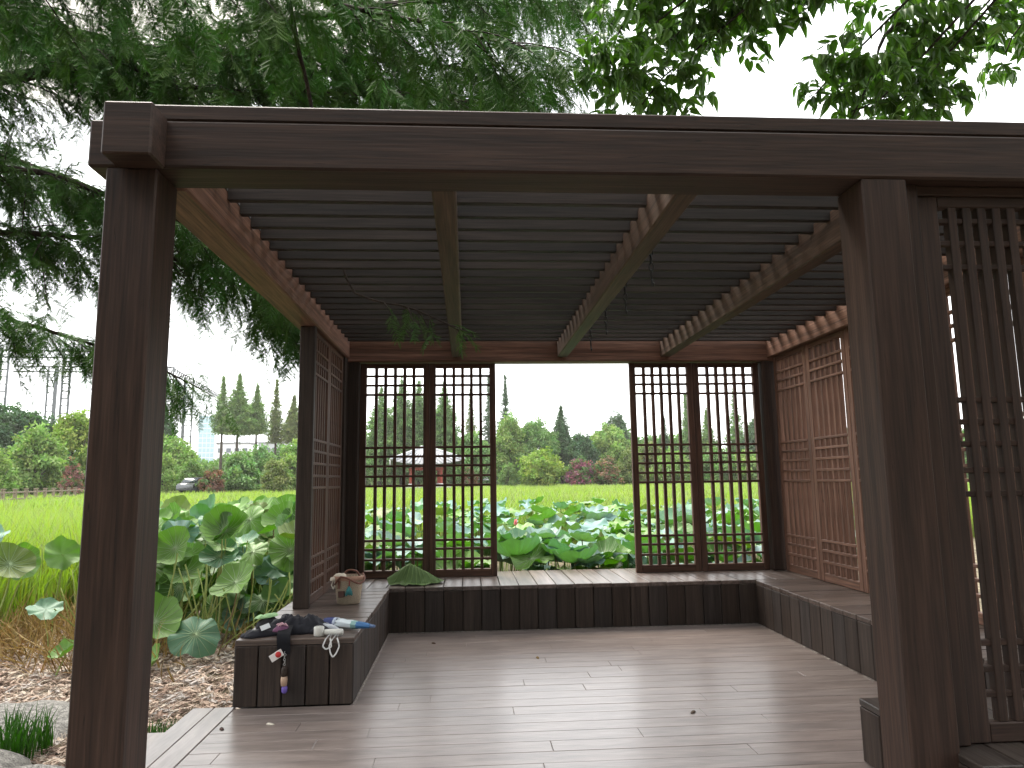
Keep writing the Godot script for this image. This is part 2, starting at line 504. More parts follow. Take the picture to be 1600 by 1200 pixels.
	put("label_patch", cbox(Vector3(0.06, 0.035, 0.004), 0.001), plain([0.62, 0.64, 0.66], 0.6), jk, Vector3(-0.11, 0.062, 0.14), Vector3(-0.7, 0.3, 0.35))

	var pouch = thing("patterned_pouch", "small purple and pink patterned pouch on the black jacket", "pouch", Vector3(-1.215, bt + 0.035, -4.81))
	var pm = plain([0.14, 0.055, 0.11], 0.8)
	put("pouch_body", cloth(Vector2(0.055, 0.04), 0.045, 41, 16), pm, pouch)
	st = st_new()
	for k in 9:
		var a = k * 2.4
		var p = Vector3(cos(a) * 0.035 * sqrt(k / 9.0), 0.046 - 0.012 * k / 9.0, sin(a) * 0.026 * sqrt(k / 9.0))
		tube(st, [p - Vector3(0.009, 0.004, 0), p + Vector3(0, 0.004, 0), p + Vector3(0.009, -0.004, 0.004)], 0.005, 5)
	put("flower_print", done(st, true), plain([0.55, 0.33, 0.38], 0.8), pouch)

	var cap = thing("green_hat", "folded pale green and black hat at the outer corner of the left bench", "hat", Vector3(-1.375, bt, -5.10))
	put("crown", cloth(Vector2(0.085, 0.06), 0.085, 51, 20), plain([0.012, 0.012, 0.015], 0.8), cap)
	put("brim", cloth(Vector2(0.075, 0.045), 0.03, 57, 18), plain([0.30, 0.48, 0.24], 0.8), cap, Vector3(-0.02, 0.07, -0.01), Vector3(0, 0.2, 0.1))

	# tags hanging from the jacket
	var tg = thing("hanging_tag", "red and white rubber tag hanging in front of the bench boards", "tag", Vector3(-1.214, 0.318, -4.700))
	put("tag_body", cbox(Vector3(0.085, 0.045, 0.008), 0.004), plain([0.72, 0.68, 0.66], 0.5), tg, Vector3.ZERO, Vector3(0, 0, 0.55))
	st = st_new()
	lathe(st, [[0.0, 0.004], [0.017, 0.004], [0.019, 0.0], [0.0, 0.0]], 18)
	put("red_oval", done(st, true), plain([0.50, 0.035, 0.035], 0.45), tg, Vector3(0.012, 0.007, 0.0045), Vector3(PI / 2, 0, 0))
	var ky = thing("key_charm", "small beige and violet charm on a chain below the jacket", "key charm", Vector3(-1.163, 0.315, -4.703))
	var steel = plain([0.5, 0.5, 0.5], 0.3); steel.metallic = 0.9
	for k in 6:
		var tm := TorusMesh.new()
		tm.inner_radius = 0.005; tm.outer_radius = 0.0085; tm.rings = 10; tm.ring_segments = 6
		put("chain_link", tm, steel, ky, Vector3(0.002 * sin(k * 2.0), 0.02 - k * 0.0145, 0), Vector3(PI / 2, 0 if k % 2 else PI / 2, 0))
	st = st_new()
	lathe(st, [[0.0, 0.0], [0.012, -0.002], [0.020, -0.02], [0.021, -0.05], [0.018, -0.062], [0.0, -0.064]], 14)
	put("dark_cap", done(st, true), plain([0.03, 0.018, 0.012], 0.5), ky, Vector3(0, -0.062, 0))
	st = st_new()
	lathe(st, [[0.0, 0.0], [0.0195, 0.0], [0.0215, -0.02], [0.019, -0.055], [0.0, -0.057]], 14)
	put("beige_body", done(st, true), plain([0.50, 0.34, 0.24], 0.5), ky, Vector3(0, -0.126, 0))
	st = st_new()
	lathe(st, [[0.0, 0.0], [0.013, 0.0], [0.019, -0.012], [0.018, -0.035], [0.010, -0.045], [0.0, -0.046]], 14)
	put("violet_foot", done(st, true), plain([0.16, 0.11, 0.42], 0.4), ky, Vector3(0.004, -0.182, 0))

	# handheld fan
	var fan = thing("handheld_fan", "white handheld electric fan lying at the bench edge", "fan", Vector3(-0.972, bt, -4.80))
	var white = plain([0.62, 0.61, 0.57], 0.35)
	st = st_new()
	lathe(st, [[0.0, 0.0], [0.030, 0.0], [0.033, 0.004], [0.033, 0.052], [0.030, 0.057], [0.022, 0.055], [0.0, 0.050]], 24)
	put("fan_head", done(st, true), white, fan)
	for k in 8:
		var a = TAU * k / 8.0
		put("grille_rib", cbox(Vector3(0.022, 0.003, 0.002), 0.0008), white, fan, Vector3(cos(a) * 0.015, 0.0575, sin(a) * 0.015), Vector3(0, -a, 0))
	st = st_new()
	tube(st, [Vector3(0.030, 0.024, 0.0), Vector3(0.045, 0.022, 0.002), Vector3(0.13, 0.022, 0.012), Vector3(0.152, 0.022, 0.014), Vector3(0.158, 0.022, 0.015)], [0.013, 0.018, 0.021, 0.020, 0.014], 16)
	put("grip", done(st, true), white, fan)
	st = st_new()
	for q in [[0.075, 0.030, 0.075], [0.12, 0.034, 0.125]]:
		var loop = bez([Vector3(q[0], 0.012, 0.03), Vector3(q[0] - 0.012, 0.0, 0.092), Vector3(q[0] - q[1], -0.045, 0.098), Vector3(q[0] - 0.01, -q[2] + 0.01, 0.098), Vector3(q[0] + q[1] - 0.005, -0.05, 0.098), Vector3(q[0] + 0.015, 0.0, 0.092), Vector3(q[0] + 0.01, 0.012, 0.03)], 34)
		for i in loop.size() - 1:
			var d = (loop[i + 1] - loop[i]).normalized()
			var sd = Vector3(0, 0, 1) if abs(d.z) < 0.7 else Vector3(1, 0, 0)
			var n = d.cross(sd).normalized() * 0.0045
			quad(st, loop[i] - n, loop[i] + n, loop[i + 1] + n, loop[i + 1] - n)
			var o2 = sd * 0.002
			quad(st, loop[i] - n + o2, loop[i + 1] - n + o2, loop[i + 1] + n + o2, loop[i] + n + o2)
	put("wrist_strap", done(st), plain([0.70, 0.70, 0.70], 0.7, 0.3, true), fan)

	# folded umbrella
	var um = thing("folded_umbrella", "folded blue and white umbrella across the near end of the left bench", "umbrella", Vector3(-0.98, bt + 0.033, -5.06), -0.46)
	var sect = [["navy_cloth", 0.0, 0.10, [0.03, 0.045, 0.16]], ["white_cloth", 0.10, 0.22, [0.62, 0.68, 0.72]], ["pale_green_cloth", 0.22, 0.26, [0.24, 0.40, 0.38]], ["blue_cloth", 0.26, 0.365, [0.05, 0.16, 0.36]]]
	for s in sect:
		st = st_new()
		var ring_n = 21
		var prev = []
		for i in 7:
			var x = lerp(s[1], s[2], i / 6.0)
			var rr = 0.036 - 0.022 * pow(max(0.0, x - 0.10) / 0.27, 1.4) - 0.004 * (0.1 - x if x < 0.1 else 0.0)
			var ring = []
			for k in ring_n:
				var a = TAU * k / ring_n
				var r = rr * (1.0 + 0.20 * sin(a * 7.0 + x * 26.0))
				ring.append(Vector3(x, sin(a) * r * 0.88, cos(a) * r))
			if i > 0:
				for k in ring_n:
					var k2 = (k + 1) % ring_n
					quad(st, prev[k], ring[k], ring[k2], prev[k2])
			prev = ring
		put(s[0], done(st, true), plain(s[3], 0.5, 0.4, true), um)
	st = st_new()
	tube(st, [Vector3(0.36, 0, 0), Vector3(0.40, 0, 0)], [0.012, 0.009], 10)
	put("ferrule", done(st, true), plain([0.10, 0.16, 0.30], 0.4), um)
	st = st_new()
	tube(st, [Vector3(-0.055, 0, 0), Vector3(-0.05, 0, 0), Vector3(0.0, 0, 0)], [0.014, 0.019, 0.017], 12)
	put("umbrella_handle", done(st, true), plain([0.03, 0.04, 0.12], 0.35), um)
	st = st_new()
	lathe(st, [[0.0375, -0.012], [0.0388, -0.012], [0.0388, 0.012], [0.0375, 0.012]], 20)
	put("tie_band", done(st, true), plain([0.45, 0.50, 0.60], 0.6), um, Vector3(0.09, 0, 0), Vector3(0, 0, PI / 2))
	var gp = thing("grey_grip", "grey plastic grip lying between the fan and the umbrella", "grip", Vector3(-0.93, bt + 0.026, -4.93), -0.5)
	st = st_new()
	tube(st, [Vector3(-0.05, 0, 0), Vector3(-0.046, 0, 0), Vector3(0.02, -0.003, 0), Vector3(0.07, -0.010, 0), Vector3(0.075, -0.012, 0)], [0.018, 0.025, 0.023, 0.014, 0.008], 14)
	put("grip_body", done(st, true), plain([0.46, 0.48, 0.52], 0.4), gp)
	put("grip_button", cbox(Vector3(0.02, 0.006, 0.012), 0.002), plain([0.3, 0.32, 0.36], 0.4), gp, Vector3(-0.02, 0.024, 0))

	# big picked lotus leaf lying folded on the back bench
	var lf = thing("picked_lotus_leaf", "large wilted lotus leaf lying folded on the back bench", "leaf", Vector3(-0.52, 0.413, -7.10))
	st = st_new()
	var nr = 7
	var nsg = 44
	var rings = []
	for i in nr + 1:
		var ring = []
		for k in nsg:
			var a = TAU * k / nsg
			var r = 0.34 * i / nr * (1.0 + 0.07 * sin(a * 5 + 1.0) + 0.03 * sin(a * 11))
			var x = cos(a) * r * 0.98
			var zz = sin(a) * r
			var fold = x + 0.06
			# two halves droop from a crease; small ripples follow the veins
			var y = 0.165 + 0.03 * sin(zz * 21.0) - abs(fold) * (0.50 if fold < 0 else 0.42) - max(0.0, abs(zz) - 0.10) * 0.72
			y += 0.010 * sin(a * 19.0) * i / nr
			y = max(y, 0.004 + 0.010 * (0.5 + 0.5 * sin(a * 9 + i)))
			ring.append(Vector3(x * 0.80, y, zz * 0.62))
		rings.append(ring)
	for i in nr:
		for k in nsg:
			var k2 = (k + 1) % nsg
			quad(st, rings[i][k], rings[i][k2], rings[i + 1][k2], rings[i + 1][k])
	var lm = plain([0.075, 0.135, 0.035], 0.6, 0.4, true)
	lm.albedo_texture = null
	put("blade", done(st, true), lm, lf)
	st = st_new()
	for k in 22:
		var kk = k * 2
		var pts = []
		for i in nr + 1: pts.append(rings[i][kk] + Vector3(0, 0.0025, 0))
		tube(st, pts, [0.0035, 0.0033, 0.003, 0.0028, 0.0026, 0.0022, 0.002, 0.0015], 4)
	put("veins", done(st, true), plain([0.20, 0.29, 0.10], 0.6), lf)

	# chains on the middle joist
	var hz = [[-4.02, "nearest"], [-4.72, "second nearest"], [-5.42, "third nearest"], [-6.12, "farthest"]]
	var iron = plain([0.035, 0.035, 0.035], 0.45); iron.metallic = 0.7
	for h in hz:
		var c = thing("hanging_chain", h[1] + " short chain hanging from the second joist from the right", "chain", Vector3(1.112, 2.83, h[0]), 0.0, "chains hanging from the joist")
		put("hook_plate", cbox(Vector3(0.008, 0.05, 0.025), 0.002), iron, c, Vector3(-0.012, 0, 0))
		for k in 5:
			var tm := TorusMesh.new()
			tm.inner_radius = 0.012; tm.outer_radius = 0.021; tm.rings = 14; tm.ring_segments = 6
			var l = put("chain_link", tm, iron, c, Vector3(0.006, -0.02 - k * 0.047, 0), Vector3(PI / 2, 0 if k % 2 else PI / 2, 0))
			l.scale = Vector3(0.85, 1, 1.5)
		st = st_new()
		tube(st, bez([Vector3(0.006, -0.225, 0), Vector3(0.006, -0.265, 0.008), Vector3(0.006, -0.29, 0.022), Vector3(0.006, -0.27, 0.036)], 10), 0.006, 6)
		put("hook", done(st, true), iron, c)

	# small fallen things on the boards
	var bits = [[-1.42, -4.35, [0.05, 0.025, 0.02], "dark curled dry leaf on the border boards"], [-1.16, -4.40, [0.55, 0.5, 0.42], "pale dry leaf scrap near the bench end"], [0.55, -5.75, [0.20, 0.13, 0.05], "brown leaf scrap in the middle of the floor"], [1.35, -4.35, [0.10, 0.07, 0.05], "small dark leaf crumb near the right bench"], [-0.30, -6.35, [0.10, 0.06, 0.04], "dark leaf scrap before the back bench"]]
	for b in bits:
		var o = put("fallen_leaf", cloth(Vector2(0.028, 0.012), 0.010, int(b[0] * 50) + 99, 9), plain(b[2], 0.8), self, Vector3(b[0], 0.001, b[1]), Vector3(0, b[0] * 3, 0))
		tag(o, b[3], "leaf", "leaf scraps on the floor")

# a crumpled closed heap of cloth, base at y = 0
func cloth(half, height, sd, n):
	var nz = noise(3.2, sd, 2)
	var st = st_new()
	var rings = []
	for i in n + 1:
		var ring = []
		var t = i / float(n)
		for k in n * 2:
			var a = TAU * k / (n * 2.0)
			var out = 1.0 + 0.16 * nz.get_noise_2d(cos(a) * 0.4 + sd, sin(a) * 0.4)
			var x = cos(a) * half.x * t * out
			var z = sin(a) * half.y * t * out
			var y = height * pow(max(0.0, 1.0 - t * t), 0.55)
			y *= 0.85 + 0.40 * nz.get_noise_2d(x * 2.2 + sd, z * 2.2) + 0.13 * sin((x * 0.8 + z) * 60.0 + 5.0 * nz.get_noise_2d(x * 3.0, z * 3.0 + sd))
			ring.append(Vector3(x, max(y, 0.0), z))
		rings.append(ring)
	for i in n:
		for k in n * 2:
			var k2 = (k + 1) % (n * 2)
			quad(st, rings[i][k], rings[i][k2], rings[i + 1][k2], rings[i + 1][k])
	for k in range(1, n * 2 - 1):
		tri(st, rings[n][0], rings[n][k], rings[n][k + 1])
	return done(st, true)
# ------------------------------------------------------------------ vegetation
func leaf_quad(st, at, dir, side, l, w):
	# pointed leaf of four triangles, slightly folded along its midrib
	var n = dir.cross(side).normalized()
	var tip = at + dir * l
	var m1 = at + dir * l * 0.42 - n * w * 0.18
	var a = at + dir * l * 0.38 + side * w * 0.5
	var b = at + dir * l * 0.38 - side * w * 0.5
	tri(st, at, a, m1); tri(st, a, tip, m1)
	tri(st, at, m1, b); tri(st, b, m1, tip)

func clump_mesh(n, radius, l, w):
	var st = st_new()
	for i in n:
		var d = rdir()
		var p = rdir() * radius * pow(rng.randf(), 0.4)
		var s = d.cross(rdir()).normalized()
		quad(st, p, p + d * l * 0.5 + s * w * 0.5, p + d * l, p + d * l * 0.5 - s * w * 0.5)
	return done(st)

const TREE_COLORS = {
	"dark": [0.070, 0.122, 0.066], "mid": [0.165, 0.245, 0.085], "green": [0.148, 0.245, 0.088], "light": [0.210, 0.300, 0.095],
	"lime": [0.220, 0.290, 0.066], "olive": [0.170, 0.200, 0.075], "pink": [0.320, 0.150, 0.150], "magenta": [0.270, 0.095, 0.150],
	"dusty": [0.260, 0.150, 0.110], "rust": [0.210, 0.100, 0.075], "shade": [0.030, 0.055, 0.022]}
var clumps = []
var far_leaf
var bark

func far_tree(row):
	var called = row[0]; var h = row[5]; var r = row[6]; var kind = row[2]
	var cat = "bush" if called.ends_with("bush") or called.ends_with("shrub") else "tree"
	var t = thing(called, row[1], cat, Vector3(row[3], -0.4, row[4]), rnd(0, TAU), "trees beyond the reed field")
	var c = TREE_COLORS[row[7]]
	var xf = []; var cols = []
	var cb = row[8]
	if kind == "conifer":
		r *= 1.3
		if row[7] == "green" and row[3] < 0.0: r *= 1.35
		if cb < 0: cb = h * 0.12
		cb = max(cb, 0.6)
		# whorls of drooping branches, each a string of clumps
		var y = cb
		var gap = clamp((h - cb) / 26.0, 0.30, 0.75)
		while y < h - 0.15:
			var u = (y - cb) / (h - cb)
			var reach = r * pow(1.0 - u, 0.85) * (0.7 + 2.5 * u if u < 0.12 else 1.0)
			var nb = int(clamp(4 + reach * 2.6, 4, 11))
			var a0 = rnd(0, TAU)
			for i in nb:
				var a = a0 + TAU * i / nb + rnd(-0.3, 0.3)
				var L = max(0.25, reach * rnd(0.55, 1.15))
				var m = int(clamp(L * 3.2, 2, 11))
				var bk = rnd(0.70, 1.30)
				for q in m:
					var f = (q + rnd(0.2, 1.0)) / m
					var s = rnd(0.50, 0.95) * clamp(0.45 + reach * 0.25, 0.45, 0.95)
					var sway = rnd(-0.22, 0.22) * L * f
					xf.append(Transform3D(rbasis().scaled(Vector3(s, s * 0.8, s)), Vector3(cos(a) * L * f - sin(a) * sway, y + L * f * (0.22 - 0.42 * f) + rnd(-0.12, 0.12), sin(a) * L * f + cos(a) * sway)))
					var k = bk * rnd(0.8, 1.2)
					cols.append(Color(c[0] * k * rnd(0.9, 1.15), c[1] * k, c[2] * k))
			if u > 0.55:
				for q in 3:
					xf.append(Transform3D(rbasis().scaled(Vector3.ONE * rnd(0.3, 0.55)), Vector3(rnd(-0.12, 0.12), y + gap * rnd(0.0, 1.0), rnd(-0.12, 0.12))))
					cols.append(Color(c[0], c[1], c[2]))
			y += gap * rnd(0.6, 1.2) * (1.0 - 0.35 * u)
	else:
		var base = h * 0.10
		var hc = h - base
		var blobs = []
		var nb = int(clamp(7 + r * 3.0, 9, 18))
		for i in nb:
			var a = i * 2.399 + rnd(-0.3, 0.3)
			var v = (i + 0.5) / nb
			var w = sin(PI * clamp(0.18 + 0.74 * v, 0.0, 1.0))
			blobs.append([Vector3(cos(a) * r * 0.72 * w, base + hc * (0.12 + 0.70 * v), sin(a) * r * 0.72 * w), r * rnd(0.20, 0.46), hc * rnd(0.07, 0.17)])
		blobs.append([Vector3(0, h - hc * 0.2, 0), r * 0.45, hc * 0.20])
		var n = int(clamp(r * hc * 46.0, 420, 2400))
		for i in n:
			var b = blobs[rng.randi() % blobs.size()]
			var d = rdir()
			if d.y < -0.3: d.y *= 0.5
			var p = b[0] + Vector3(d.x * b[1], d.y * b[2], d.z * b[1]) * pow(rng.randf(), 0.35) * rnd(0.75, 1.35)
			var s = rnd(0.5, 1.0) * clamp(r / 2.2, 0.42, 1.0)
			xf.append(Transform3D(rbasis().scaled(Vector3.ONE * s), p))
			var k = rnd(0.72, 1.28)
			if c[0] > c[1] and rng.randf() < 0.38: cols.append(Color(0.10 * k, 0.16 * k, 0.06 * k))
			else: cols.append(Color(c[0] * k * rnd(0.85, 1.2), c[1] * k, c[2] * k * rnd(0.8, 1.2)))
	var cr = multi("crown", clumps[rng.randi() % clumps.size()], far_leaf, t, xf, cols)
	cr.set_meta("kind", "stuff")
	var st = st_new()
	var tr = clamp(h * 0.016, 0.06, 0.22)
	tube(st, [Vector3.ZERO, Vector3(rnd(-0.1, 0.1), h * 0.4, rnd(-0.1, 0.1)), Vector3(0, h * 0.86, 0)], [tr * 1.3, tr, tr * 0.25], 7)
	if kind != "conifer":
		for i in 5:
			var a = i * 1.26 + rnd(0, 0.5)
			var y0 = h * rnd(0.10, 0.35)
			tube(st, [Vector3(0, y0, 0), Vector3(cos(a) * r * 0.35, y0 + h * 0.16, sin(a) * r * 0.35), Vector3(cos(a) * r * 0.7, y0 + h * 0.36, sin(a) * r * 0.7)], [tr * 0.7, tr * 0.5, tr * 0.2], 5)
	put("trunk", done(st, true), bark, t)

# ---- overhanging redwood: needle sprays on drooping twigs
func frond_into(st, at, dir, side, l):
	var n = dir.cross(side).normalized()
	var k = 8
	for i in k:
		var f = (i + 0.5) / k
		var p = at + dir * l * f - n * l * 0.10 * f * f
		var ll = l * 0.30 * sin(PI * (0.25 + 0.68 * f))
		for s in [-1.0, 1.0]:
			var d = (dir * 0.75 + side * s * 0.9 - n * 0.12).normalized()
			var w = dir * 0.0046
			tri(st, p - w, p + w, p + d * ll)

func spray_mesh():
	var st = st_new()
	var pts = []
	for i in 7:
		var f = i / 6.0
		pts.append(Vector3(f * 0.30, -0.10 * f * f, 0.02 * sin(f * 5)))
	tube(st, pts, [0.0028, 0.0026, 0.0024, 0.002, 0.0017, 0.0014, 0.001], 3, false)
	for i in 9:
		var f = (i + 0.6) / 9.0
		var p = Vector3(f * 0.30, -0.10 * f * f, 0.02 * sin(f * 5))
		for s in [-1.0, 1.0]:
			var d = (Vector3(0.62, -0.42 - 0.2 * rng.randf(), s * 0.72) + rdir() * 0.22).normalized()
			var sd = d.cross(Vector3.UP + rdir() * 0.45).normalized()
			frond_into(st, p, d, sd, rnd(0.075, 0.115))
	frond_into(st, pts[6], Vector3(0.7, -0.7, 0).normalized(), Vector3(0, 0, 1), 0.11)
	return done(st)

func build_redwood():
	var T = thing("overhanging_redwood", "feathery redwood tree left of the pavilion with limbs over the roof", "tree", Vector3(-7.6, -0.4, -6.6))
	var o = T.position
	var bk = speckled([0.045, 0.032, 0.025], 0.9, 2.0)
	var st = st_new()
	tube(st, bez([Vector3(0, 0, 0), Vector3(0.05, 4, 0), Vector3(0, 9, 0.1), Vector3(0, 16, 0)], 10), [0.42, 0.34, 0.31, 0.28, 0.25, 0.22, 0.18, 0.14, 0.09, 0.03], 12)
	put("trunk", done(st, true), bk, T)
	var V = func(x, y, z): return Vector3(x, y, z)
	# limbs: control points in the world, radius at the base, twig start
	var limbs = [
		[[V.call(-7.5, 4.7, -6.6), V.call(-4.1, 4.95, -6.0), V.call(-2.8, 5.3, -6.0), V.call(-0.75, 5.78, -6.0), V.call(1.3, 6.05, -6.1)], 0.075, 0.10],
		[[V.call(-2.8, 5.3, -6.0), V.call(-1.7, 5.33, -6.1), V.call(-0.75, 5.37, -6.2), V.call(0.95, 5.25, -6.3)], 0.042, 0.05],
		[[V.call(-7.5, 7.2, -6.6), V.call(-4.06, 5.74, -6.0), V.call(-3.42, 5.35, -6.0), V.call(-2.45, 4.93, -6.0), V.call(-0.74, 4.90, -6.0), V.call(0.6, 4.8, -6.0)], 0.055, 0.15],
		[[V.call(-7.5, 4.5, -6.6), V.call(-4.03, 4.13, -6.0), V.call(-3.16, 3.94, -6.0), V.call(-2.3, 3.62, -6.2), V.call(-1.75, 3.2, -6.3)], 0.055, 0.15],
		[[V.call(-7.5, 3.9, -6.6), V.call(-3.99, 3.56, -6.0), V.call(-3.14, 3.50, -6.0), V.call(-2.3, 3.35, -6.6), V.call(-1.7, 3.0, -7.2)], 0.045, 0.20],
		[[V.call(-7.5, 5.6, -6.6), V.call(-5.0, 5.0, -7.6), V.call(-3.2, 4.4, -8.2), V.call(-1.9, 3.9, -8.6)], 0.05, 0.2],
		[[V.call(-7.5, 6.4, -6.6), V.call(-4.5, 6.4, -7.4), V.call(-2.0, 6.3, -7.9), V.call(0.6, 6.0, -8.0)], 0.055, 0.2],
		[[V.call(-7.5, 8.2, -6.6), V.call(-4.5, 7.6, -6.8), V.call(-1.8, 7.2, -7.2), V.call(1.2, 6.9, -7.4)], 0.055, 0.2],
		[[V.call(-7.5, 6.0, -6.5), V.call(-5.0, 5.3, -4.8), V.call(-3.0, 4.9, -4.4), V.call(-1.2, 4.7, -4.4), V.call(0.5, 4.45, -4.6)], 0.05, 0.3],
		[[V.call(-7.5, 7.0, -6.5), V.call(-5.0, 6.4, -4.2), V.call(-2.8, 6.0, -3.0), V.call(-0.8, 5.6, -2.6)], 0.05, 0.3],
		[[V.call(-7.5, 4.0, -6.7), V.call(-5.2, 3.3, -8.0), V.call(-3.9, 2.9, -8.4), V.call(-3.3, 2.6, -8.5)], 0.04, 0.3],
		[[V.call(-7.5, 9.5, -6.6), V.call(-5.0, 9.0, -4.0), V.call(-2.5, 8.3, -1.0), V.call(-1.0, 7.6, 1.5)], 0.05, 0.2],
		[[V.call(-7.5, 8.0, -6.6), V.call(-6.0, 7.0, -3.0), V.call(-4.8, 6.2, 0.5), V.call(-4.0, 5.5, 3.0)], 0.05, 0.2],
		[[V.call(-1.9, 4.9, -6.0), V.call(-1.5, 4.3, -6.6), V.call(-1.75, 3.6, -7.0), V.call(-1.9, 3.0, -7.3)], 0.018, 0.1],
		[[V.call(-1.2, 4.66, -4.4), V.call(-1.0, 3.6, -4.8), V.call(-0.88, 2.95, -4.852), V.call(-0.76, 2.72, -4.85), V.call(-0.30, 2.56, -4.80), V.call(-0.05, 2.44, -4.78)], 0.012, 0.80]]
	var xf = [[], [], []]; var cols = [[], [], []]
	for li in limbs.size():
		var L = limbs[li]
		var n = 26
		var p = bez(L[0], n)
		for i in range(1, n - 1): p[i] += Vector3(0, rnd(-0.02, 0.02), rnd(-0.02, 0.02))
		var rad = []
		for i in n: rad.append(L[1] * (1.0 - 0.88 * i / (n - 1.0)) + 0.004)
		st = st_new()
		var q = []
		for a in p: q.append(a - o)
		tube(st, q, rad, 7)
		put("limb", done(st, true), bk, T)
		var tw = st_new()
		var len = 0.0
		for i in n - 1: len += p[i].distance_to(p[i + 1])
		var step = 0.056
		var s = L[2] * len
		var sgn = 1.0
		while s < len:
			var f = s / len * (n - 1)
			var i0 = min(int(f), n - 2)
			var at = p[i0].lerp(p[i0 + 1], f - i0)
			var dir = (p[i0 + 1] - p[i0]).normalized()
			var sd = dir.cross(Vector3.UP).normalized() * sgn
			var tl = rnd(0.45, 1.05) * (1.0 - 0.45 * s / len)
			if li == 14: tl *= 0.35
			var td = (dir * rnd(0.5, 0.9) + sd * rnd(0.2, 1.0) + Vector3(0, rnd(-0.7, 0.35), 0) + rdir() * 0.35).normalized()
			var droop = rnd(0.05, 0.45)
			var tp = []
			for k in 5:
				var u = k / 4.0
				tp.append(at + td * tl * u + Vector3(0, -droop * tl * u * u, 0))
			var tq = []
			for a in tp: tq.append(a - o)
			tube(tw, tq, [0.007, 0.006, 0.005, 0.004, 0.002], 4, false)
			var m = int(ceil(tl / 0.10))
			for k in m:
				var u = (k + rnd(0.3, 1.0)) / m
				var ui = min(int(u * 4), 3)
				var sp = tp[ui].lerp(tp[ui + 1], clamp(u * 4 - ui, 0, 1))
				var e = (tp[ui + 1] - tp[ui]).normalized()
				var sx = (e * rnd(0.5, 1.0) + e.cross(Vector3.UP).normalized() * rnd(-0.9, 0.9) + Vector3(0, rnd(-0.85, 0.15), 0) + rdir() * 0.3).normalized()
				var sz = sx.cross((Vector3.UP + rdir() * 0.5).normalized()).normalized()
				var sy = sz.cross(sx)
				var w = rng.randi() % 3
				# keep the sprays out of the roof timber
				if sp.x > -1.65 and sp.x < 3.6 and sp.z > -7.9 and sp.z < -2.5 and sp.y < 3.25 and li != 14: continue
				xf[w].append(Transform3D(Basis(sx, sy, sz).scaled(Vector3.ONE * rnd(0.75, 1.15) * (0.55 if li == 14 else 1.0)), sp - o))
				var g = rnd(0.75, 1.3)
				cols[w].append(Color(0.062 * g * rnd(0.8, 1.25), 0.140 * g, 0.026 * g))
			sgn = -sgn
			s += step * rnd(0.7, 1.3) * (1.5 if li == 14 else 1.0)
		put("twigs", done(tw, true), bk, T)
	var lm = leafy([1, 1, 1], [0.5, 0.65, 0.3], 0.6, 0.3)
	for w in 3:
		var f = multi("foliage", spray_mesh(), lm, T, xf[w], cols[w])
		f.set_meta("kind", "stuff")
	print("redwood sprays ", xf[0].size() * 3)

# ---- broadleaf tree over the right side of the roof
func leaf_mesh(bend):
	var st = st_new()
	st.set_color(Color.WHITE)
	var l = 0.092; var w = 0.054
	var prof = [[0.0, 0.06], [0.18, 0.72], [0.40, 1.0], [0.62, 0.84], [0.82, 0.42], [1.0, 0.0]]
	for s in [-1.0, 1.0]:
		for i in prof.size() - 1:
			var x0 = prof[i][0] * l; var x1 = prof[i + 1][0] * l
			var y0 = -bend * x0 * x0 * 9.0; var y1 = -bend * x1 * x1 * 9.0
			var a = Vector3(x0, y0, 0); var b = Vector3(x1, y1, 0)
			var c = Vector3(x1, y1 + prof[i + 1][1] * w * 0.12, s * prof[i + 1][1] * w * 0.5)
			var d = Vector3(x0, y0 + prof[i][1] * w * 0.12, s * prof[i][1] * w * 0.5)
			quad(st, a, b, c, d)
	tube(st, [Vector3(-0.035, 0.012, 0), Vector3(0, 0, 0)], 0.0012, 3, false)
	return done(st)

